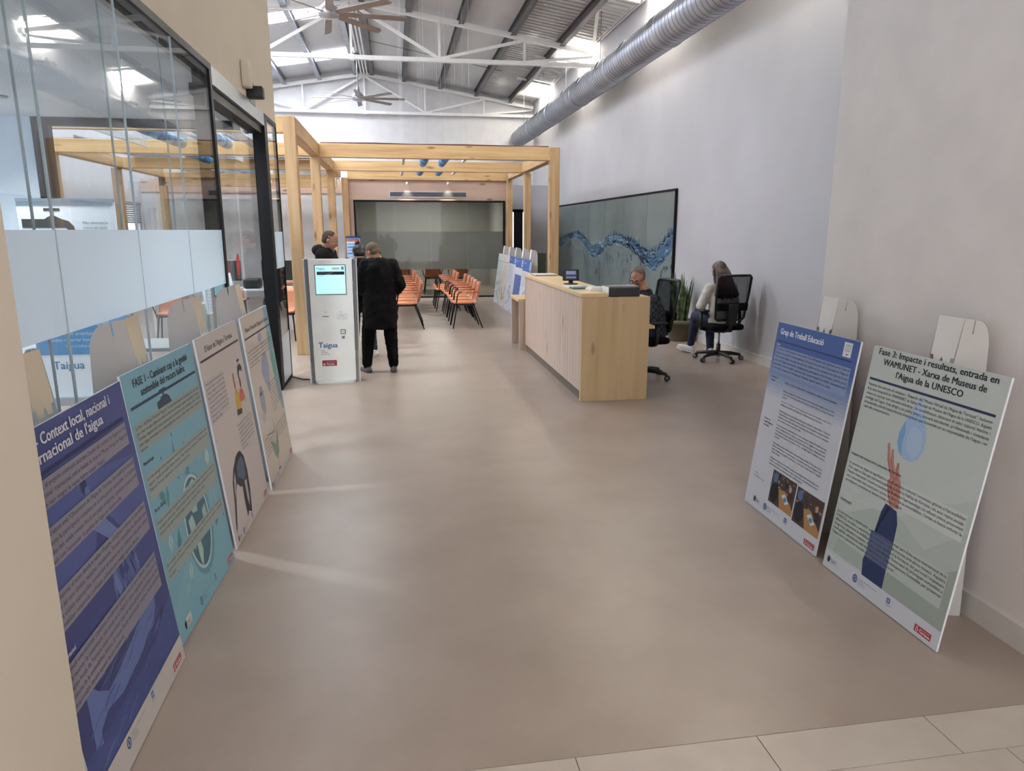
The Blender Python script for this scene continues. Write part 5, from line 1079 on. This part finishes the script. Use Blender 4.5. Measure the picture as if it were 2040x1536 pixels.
def blob(mb, name, parent, m, vox=.01, smooth=3, fold=0, fs=9.0, seed=0, keep=None):
    o = mb.build(name)
    r = o.modifiers.new('r', 'REMESH'); r.mode = 'VOXEL'; r.voxel_size = vox; r.use_smooth_shade = True
    s = o.modifiers.new('s', 'SMOOTH'); s.factor = .5; s.iterations = smooth
    me = bpy.data.meshes.new_from_object(o.evaluated_get(bpy.context.evaluated_depsgraph_get())); me.name = name
    bpy.data.objects.remove(o)
    me.materials.clear(); me.materials.append(m)
    if keep or fold:
        bm = bmesh.new(); bm.from_mesh(me)
        if keep:
            dv = [v for v in bm.verts if not keep(v.co)]; bmesh.ops.delete(bm, geom=dv, context='VERTS')
        if fold:
            bm.normal_update()
            for v in bm.verts:
                p = v.co*fs+V(seed, 0, 0); d = mnoise.noise(V(p.x, p.y, p.z*1.8)); d2 = 1-abs(mnoise.noise(p*2.1))*2
                v.co += v.normal*(d*fold+d2*fold*.35)
        bm.to_mesh(me); bm.free()
    me.polygons.foreach_set('material_index', [0]*len(me.polygons)); me.polygons.foreach_set('use_smooth', [True]*len(me.polygons)); me.update()
    ob = bpy.data.objects.new(name, me); COL.objects.link(ob); ob.parent = parent; return ob
def add_head(mb, c, R, neck):
    c = Vector(c); P = lambda x, y, z: c+R @ V(x, y, z)
    mb.ell(P(0, -.012, .035), (.076, .094, .084), M['skin'], R, 20, 14); mb.ell(P(0, .02, -.03), (.062, .072, .078), M['skin'], R, 18, 12); mb.ell(P(0, .060, -.085), (.030, .028, .024), M['skin'], R)
    mb.ell(P(0, .055, -.02), (.052, .040, .06), M['skin'], R)
    cap(mb, P(0, .088, .012), P(0, .110, -.026), .007, .012); mb.ell(P(0, .096, -.030), (.018, .012, .009), M['skin'], R)
    for s in (-1, 1):
        mb.ell(P(s*.076, -.008, -.005), (.009, .018, .031), M['skin'], R @ Matrix.Rotation(s*.25, 3, 'Z')); mb.ell(P(s*.034, .078, .018), (.022, .012, .009), M['skin'], R); mb.ell(P(s*.036, .070, -.022), (.02, .02, .02), M['skin'], R)
    cap(mb, P(0, -.02, -.05), neck, .052, .058)
def face_parts(t, c, R, glasses=None, lips=(150, 92, 82)):
    c = Vector(c); P = lambda x, y, z: c+R @ V(x, y, z)
    for s in (-1, 1):
        e = MB(); e.ell(P(s*.032, .082, .004), (.012, .009, .007), flat((226, 220, 214)), R); e.ell(P(s*.032, .0885, .003), (.006, .004, .006), flat((44, 32, 26)), R); e.build('eye', t)
        MB().tube([P(s*.016, .094, .022), P(s*.034, .093, .027), P(s*.050, .080, .022)], [.002, .0035, .0015], M['hairk'], 6).build('eyebrow', t)
    l = MB(); l.ell(P(0, .094, -.052), (.022, .007, .0045), flat(lips), R); l.ell(P(0, .092, -.060), (.018, .007, .005), flat(lips), R); l.build('mouth', t)
    if glasses:
        g_ = MB()
        for s in (-1, 1):
            ring = [P(s*.033+.023*math.cos(a), .105, .003+.018*math.sin(a)) for a in [2*PI*k/16 for k in range(17)]]; g_.tube(ring, glasses[1], glasses[0], 6, False)
            g_.tube([P(s*.056, .104, .008), P(s*.079, .06, .010), P(s*.084, -.01, .008), P(s*.082, -.03, -.008)], glasses[1], glasses[0], 6)
        g_.tube([P(-.011, .106, .006), P(.011, .106, .006)], glasses[1], glasses[0], 6); g_.build('glasses', t)
def add_hand(mb, wrist, d, pn, side, curl=.35):
    """palm, four fingers of unequal length and a thumb. d: direction the hand points, pn: palm normal, side: +1 right hand"""
    w = Vector(wrist); d = Vector(d).normalized(); pn = Vector(pn); pn = (pn-d*pn.dot(d)).normalized(); q = d.cross(pn)*side
    for k in range(4):
        o = (k-1.5)*.0195; cap(mb, w+q*o*.55+d*.01, w+q*o+d*.082, .0145, .0115, 10)
    for k, L in enumerate((.066, .076, .071, .055)):
        o = (k-1.5)*.0195; p = w+q*o+d*.084; a = curl; dd = d
        for j, f in enumerate((.45, .32, .23)):
            dd = (dd*math.cos(a)+pn*math.sin(a)).normalized(); p2 = p+dd*L*f; cap(mb, p, p2, .0092-.0008*j, .0085-.0008*j, 8); p = p2; pn2 = pn
    p = w-q*.024+d*.022; td = (d*.62-q*.62+pn*.35).normalized(); p1 = p+td*.038; cap(mb, p, p1, .0125, .0105, 8); td2 = (d*.9-q*.15+pn*.35).normalized(); cap(mb, p1, p1+td2*.030, .0100, .0085, 8)
def shoe(t, ankle, d, up, c, cs, lift=0):
    a = Vector(ankle); d = Vector(d).normalized(); u = Vector(up).normalized(); s = d.cross(u).normalized(); u = s.cross(d)
    R = Matrix((s, d, u)).transposed()
    q = MB(); hh = a-u*.065
    cap(q, hh-d*.045, hh+d*.02, .040, .042); cap(q, hh+d*.02, hh+d*.14-u*.008, .042, .030); cap(q, hh-d*.03, a-d*.005+u*.005, .038, .042)
    o = blob(q, 'shoe', t, c, .008, 3)
    T = Matrix.Translation(hh-u*.036) @ R.to_4x4()
    MB().prism([(-.038, -.08), (.038, -.08), (.042, .02), (.046, .12), (.028, .172), (-.028, .172), (-.046, .12), (-.040, .02)], -.014, .008, cs, T).build('sole', o)
def body(t, J):
    b = MB(); R = J['R']
    add_head(b, J['head'], R, J['neck'])
    loft(b, J['torso'])
    cap(b, J['sh'][0], J['sh'][1], .055, .055)
    for i in range(2):
        chain(b, [J['sh'][i], J['el'][i], J['wr'][i]], [.052, .038, .027]); hd = J.get('hand')
        if hd: add_hand(b, J['wr'][i], *hd[i][:2], (-1, 1)[i], hd[i][2])
        chain(b, [J['hip'][i], J['kn'][i], J['an'][i]], [.085, .056, .034]); a = Vector(J['an'][i]); chain(b, [a, a+Vector(J['ft'][i]).normalized()*.10-V(0, 0, .05)], [.030, .018])
    return blob(b, 'body', t, M['skin'], .0075, 2)
def rot(yaw=0, pitch=0, roll=0): # degrees: yaw + = turn left, pitch + = look down
    return (Matrix.Rotation(math.radians(yaw), 3, 'Z') @ Matrix.Rotation(-math.radians(pitch), 3, 'X') @ Matrix.Rotation(math.radians(roll), 3, 'Y'))
def hair_cap(t, c, R, m, ex=.004, back=.014, lift=.012, top=None, vox=.008, extra=None, low=-.06, front=.062):
    q = MB(); c = Vector(c); P = lambda x, y, z: c+R @ V(x, y, z)
    q.ell(P(0, -.012-back*.5, .035+lift*.5), (.076+ex, .094+ex, .084+ex), M['skin'], R, 22, 16); q.ell(P(0, -.045, -.012), (.066+ex*.6, .058+ex, .062), M['skin'], R, 18, 12)
    if extra: extra(q, P)
    Ri = R.inverted()
    def keep(v):
        l = Ri @ (v-c); lim = front-.0 if l.z > .055 else (front-.055-.0)*1.0
        if extra and l.z < low: return True
        return l.z > low and (l.y < lim if l.z > .045 else l.y < .018-abs(l.x)*.1) or (l.z > .07 and l.y < front)
    return blob(q, 'hair', t, m, vox, 2, .0015, 60, keep=keep)
def torso_std(y0=0, zs=1.0, dx=0):
    return [((0, y0, .84*zs), .10, .08), ((0, y0, .90*zs), .155, .105), ((0, y0-.005, 1.0*zs), .145, .10), ((0, y0, 1.12*zs), .14, .10), ((0, y0+.0, 1.25*zs), .165, .115), ((0, y0, 1.36*zs), .165, .105), ((0, y0-.01, 1.43*zs), .10, .075), ((0, y0-.01, 1.46*zs), .06, .055)]
# ---------------- man in long black coat, from behind
t = thing('person', 'person in a long black hooded coat seen from behind, shaved head bowed, beside the kiosk', 'person', (-.20, 8.76, 0), math.radians(8))
zs = .93
J = dict(R=rot(38, 38), head=(-.05, .06, 1.43), neck=(0, .0, 1.32), torso=torso_std(0, zs), sh=((-.155, -.0, 1.285), (.155, 0, 1.285)), el=((-.215, .02, 1.03), (.255, .0, 1.04)), wr=((-.14, .20, .94), (.17, .20, .93)),
         hand=(((.4, .8, -.1), (.3, 0, -1), .5), ((-.4, .8, -.1), (-.3, 0, -1), .5)), hip=((-.10, 0, .82), (.10, 0, .82)), kn=((-.15, .03, .46), (.12, .03, .46)), an=((-.185, -.03, .09), (.125, -.09, .09)), ft=((-.35, .9, 0), (.15, .95, 0)))
body(t, J)
c = MB()
loft(c, [((0, 0, .53), .19, .14), ((.0, 0, .56), .205, .155), ((.0, 0, .70), .205, .155), ((.0, -.005, .9), .198, .155), ((0, 0, 1.08), .195, .15), ((0, 0, 1.22), .20, .15), ((0, -.005, 1.31), .17, .115), ((0, -.0, 1.37), .09, .08)])
cap(c, (-.13, 0, 1.265), (.13, 0, 1.265), .08, .08)
for i in range(2): chain(c, [J['sh'][i], J['el'][i], J['wr'][i]], [.082, .070, .052])
c.ell((0, -.10, 1.25), (.13, .07, .12), M['skin']); c.ell((0, -.07, 1.33), (.115, .075, .05), M['skin'])
blob(c, 'coat', t, M['cloth'], .012, 3, .016, 7, 3)
for i in range(2):
    q = MB(); chain(q, [J['hip'][i], J['kn'][i], V(*J['an'][i])+V(0, 0, .03)], [.105, .082, .062]); cap(q, V(*J['an'][i])+V(0, 0, .05), V(*J['an'][i])+V(0, 0, .0), .062, .055)
    blob(q, 'trouser_leg', t, M['trous'], .012, 2, .006, 14, i*5)
    shoe(t, J['an'][i], J['ft'][i], (0, 0, 1), mat('dark_trainer', (52, 50, 54), .6, rgb2=(96, 94, 98), scale=(30, 30, 30)), M['sole'])
hair_cap(t, J['head'], J['R'], M['hairs'], ex=.003, back=.008, lift=.004); face_parts(t, J['head'], J['R'])
# ---------------- woman with a bun, mostly behind the man
t = thing('person', 'person with dark hair in a bun and a black padded coat, behind the bowed man', 'person', (-.47, 9.85, 0), math.radians(6))
zs = .90
J = dict(R=rot(10, 30), head=(.0, .05, 1.385), neck=(0, .0, 1.29), torso=torso_std(0, zs), sh=((-.16, 0, 1.26), (.16, 0, 1.26)), el=((-.21, .03, 1.0), (.21, .03, 1.0)), wr=((-.12, .21, .95), (.12, .21, .95)),
         hand=(((.3, .9, 0), (0, 0, -1), .5), ((-.3, .9, 0), (0, 0, -1), .5)), hip=((-.09, 0, .80), (.09, 0, .80)), kn=((-.10, .02, .45), (.11, .02, .45)), an=((-.11, -.0, .09), (.14, -.02, .09)), ft=((-.2, 1, 0), (.3, 1, 0)))
body(t, J)
c = MB(); loft(c, [((0, 0, .62), .20, .15), ((0, 0, .66), .21, .16), ((0, 0, .85), .21, .16), ((0, 0, 1.05), .20, .15), ((0, 0, 1.2), .195, .145), ((0, 0, 1.28), .15, .11), ((0, 0, 1.33), .08, .075)])
cap(c, (-.14, 0, 1.24), (.14, 0, 1.24), .08, .08); c.ell((0, -.08, 1.27), (.12, .07, .07), M['skin'])
for i in range(2): chain(c, [J['sh'][i], J['el'][i], J['wr'][i]], [.078, .066, .05])
blob(c, 'coat', t, M['cloth'], .012, 3, .010, 10, 8)
for i in range(2):
    q = MB(); chain(q, [J['hip'][i], J['kn'][i], V(*J['an'][i])+V(0, 0, .02)], [.095, .068, .05]); blob(q, 'trouser_leg', t, M['jeans'], .012, 2, .004, 14, i*5)
    shoe(t, J['an'][i], J['ft'][i], (0, 0, 1), M['white'], mat('gum_sole', (176, 136, 96), .6))
bun = lambda q, P: (q.ell(P(-.02, -.085, .115), (.036, .034, .034), M['skin']), q.ell(P(-.01, -.07, .09), (.025, .025, .025), M['skin']))
hair_cap(t, J['head'], J['R'], M['hairk'], ex=.010, back=.012, lift=.008, extra=bun, low=-.075); face_parts(t, J['head'], J['R'])
# ---------------- man with glasses behind the kiosk
t = thing('person', 'person with glasses and receding hair in a black hooded jacket behind the white kiosk', 'person', (-.88, 9.66, 0), math.radians(-104))
zs = .985
J = dict(R=rot(8, 24), head=(.0, .055, 1.565), neck=(0, -.01, 1.45), torso=torso_std(0, zs), sh=((-.18, 0, 1.39), (.18, 0, 1.39)), el=((-.235, .02, 1.11), (.235, .02, 1.11)), wr=((-.15, .22, 1.02), (.15, .22, 1.02)),
         hand=(((.3, .9, 0), (0, 0, -1), .5), ((-.3, .9, 0), (0, 0, -1), .5)), hip=((-.10, 0, .88), (.10, 0, .88)), kn=((-.11, .02, .49), (.11, .02, .49)), an=((-.12, -.01, .09), (.12, -.01, .09)), ft=((-.15, 1, 0), (.15, 1, 0)))
body(t, J)
c = MB(); loft(c, [((0, 0, .78), .20, .15), ((0, 0, .82), .215, .165), ((0, 0, 1.0), .215, .165), ((0, 0, 1.2), .215, .16), ((0, 0, 1.33), .20, .145), ((0, -.005, 1.42), .13, .105), ((0, -.01, 1.47), .08, .08)])
cap(c, (-.15, 0, 1.37), (.15, 0, 1.37), .085, .085)
c.ell((0, -.095, 1.44), (.12, .085, .075), M['skin']); c.ell((0, -.05, 1.46), (.105, .08, .045), M['skin']); 
for s in (-1, 1): c.ell((s*.07, .03, 1.43), (.035, .055, .045), M['skin'])
for i in range(2): chain(c, [J['sh'][i], J['el'][i], J['wr'][i]], [.082, .070, .052])
blob(c, 'jacket', t, M['cloth'], .012, 3, .010, 9, 21)
cap_ = MB(); cap(cap_, (-.02, .075, 1.44), (-.0, .095, 1.37), .022, .018); blob(cap_, 'shirt_collar', t, M['white'], .008, 2)
for i in range(2):
    q = MB(); chain(q, [J['hip'][i], J['kn'][i], V(*J['an'][i])+V(0, 0, .02)], [.10, .075, .058]); blob(q, 'trouser_leg', t, M['trous'], .012, 2, .004, 14, i*5); shoe(t, J['an'][i], J['ft'][i], (0, 0, 1), M['binder'], M['blackp'])
hair_cap(t, J['head'], J['R'], mat('short_brown_hair', (72, 52, 42), .8, rgb2=(54, 38, 32), scale=(50, 50, 50)), ex=.003, back=.014, lift=.003, front=.03)
face_parts(t, J['head'], J['R'], (M['chrome'], .0016))
# ---------------- seated man in a checked shirt
t = thing('person', 'person with grey hair and dark glasses in a dark checked shirt, seated behind the desk', 'person', (2.87, 7.84, 0), math.radians(100))
J = dict(R=rot(38, 26, 0), head=(.02, .150, 1.165), neck=(0, .06, 1.02), torso=[((0, -.05, .51), .11, .09), ((0, -.06, .57), .155, .12), ((0, -.05, .68), .16, .115), ((0, -.02, .80), .165, .12), ((0, .02, .91), .16, .11), ((0, .05, .97), .10, .08)], sh=((-.175, .03, .92), (.175, .03, .92)), el=((-.235, .10, .68), (.235, .10, .70)), wr=((-.12, .33, .775), (.12, .33, .775)),
         hand=(((.2, 1, 0), (0, 0, -1), .3), ((-.2, 1, 0), (0, 0, -1), .3)), hip=((-.09, -.05, .57), (.09, -.05, .57)), kn=((-.13, .38, .56), (.13, .38, .56)), an=((-.12, .36, .10), (.12, .40, .10)), ft=((-.1, 1, 0), (.1, 1, 0)))
body(t, J)
c = MB(); loft(c, [((0, -.05, .50), .20, .15), ((0, -.05, .56), .205, .155), ((0, -.04, .70), .20, .15), ((0, -.02, .82), .195, .145), ((0, .02, .92), .165, .12), ((0, .05, .985), .085, .08)])
cap(c, (-.15, .03, .91), (.15, .03, .91), .078, .078); c.ell((0, .05, 1.015), (.078, .075, .042), M['skin'])
for i in range(2): chain(c, [J['sh'][i], J['el'][i], V(*J['wr'][i])-V(0, .02, 0)], [.072, .058, .042])
blob(c, 'shirt', t, M['shirt'], .011, 3, .007, 10, 31)
for i in range(2):
    q = MB(); chain(q, [J['hip'][i], J['kn'][i], V(*J['an'][i])+V(0, 0, .02)], [.10, .075, .055]); blob(q, 'trouser_leg', t, M['jeans'], .012, 2, .004, 14, i*5); shoe(t, J['an'][i], J['ft'][i], (0, 0, 1), M['binder'], M['blackp'])
hair_cap(t, J['head'], J['R'], M['hairg'], ex=.007, back=.012, lift=.006, front=.045); face_parts(t, J['head'], J['R'], (M['blackp'], .0030))
# ---------------- seated woman seen from behind
t = thing('person', 'person with long dark brown hair in a cream sweater seated in the right office chair', 'person', (4.21, 8.83, 0), math.radians(5))
J = dict(R=rot(12, 18, 0), head=(-.01, .06, 1.165), neck=(0, .02, 1.05), torso=[((0, -.05, .51), .11, .09), ((0, -.06, .57), .15, .115), ((0, -.05, .68), .14, .105), ((0, -.03, .82), .14, .11), ((0, -.0, .94), .145, .10), ((0, .01, 1.01), .09, .07)], sh=((-.16, -.0, .96), (.16, -.0, .96)), el=((-.265, .02, .72), (.24, .03, .72)), wr=((-.15, .20, .66), (.13, .24, .66)),
         hand=(((.5, .8, -.1), (0, 0, -1), .4), ((-.4, .8, -.1), (0, 0, -1), .4)), hip=((-.09, -.04, .57), (.09, -.04, .57)), kn=((-.14, .36, .55), (.08, .38, .54)), an=((-.06, .62, .12), (.10, .36, .10)), ft=((-.85, .6, .28), (.0, 1, 0)))
body(t, J)
c = MB(); loft(c, [((0, -.05, .505), .180, .145), ((0, -.05, .56), .19, .15), ((0, -.05, .70), .17, .135), ((0, -.03, .83), .175, .14), ((0, -.0, .95), .16, .115), ((0, .01, 1.02), .085, .075)])
cap(c, (-.14, 0, .95), (.14, 0, .95), .072, .072)
for i in range(2): chain(c, [J['sh'][i], J['el'][i], V(*J['wr'][i])], [.07, .062, .044])
blob(c, 'sweater', t, M['sweater'], .011, 3, .007, 10, 41)
for i in range(2):
    q = MB(); chain(q, [J['hip'][i], J['kn'][i], V(*J['an'][i])+V(0, 0, .0)], [.10, .072, .050]); blob(q, 'trouser_leg', t, M['jeans'], .012, 2, .004, 14, i*5)
    shoe(t, J['an'][i], J['ft'][i], (-.1 if i == 0 else 0, .25 if i == 0 else 0, 1), M['white'], M['sole'])
def longhair(q, P):
    for k in range(-4, 5):
        x = k*.019; q.tube([P(x*1.0, -.075+abs(x)*.35, .05), P(x*1.25, -.105+abs(x)*.4, -.04)], .026, M['skin'], 8)
        b0 = P(x*1.25, -.105+abs(x)*.4, -.04); cap(q, b0, V(x*1.5, -.125+abs(x)*.2, .98), .026, .026); 
        z1 = .78+.018*abs(k)+.01*(k % 2); cap(q, V(x*1.5, -.125+abs(x)*.2, .98), V(x*1.85+.012*math.sin(k*2), -.155, .88), .026, .024); cap(q, V(x*1.85+.012*math.sin(k*2), -.155, .88), V(x*1.9+.02*math.sin(k*3), -.15, z1), .024, .014)
    for s in (-1, 1): cap(q, P(s*.078, -.01, .03), P(s*.085, .0, -.09), .02, .022); cap(q, P(s*.085, 0, -.09), V(s*.095, -.03, .97), .022, .018)
hair_cap(t, J['head'], J['R'], M['hairb'], ex=.012, back=.008, lift=.010, extra=longhair, low=-.085, front=.07); face_parts(t, J['head'], J['R'])
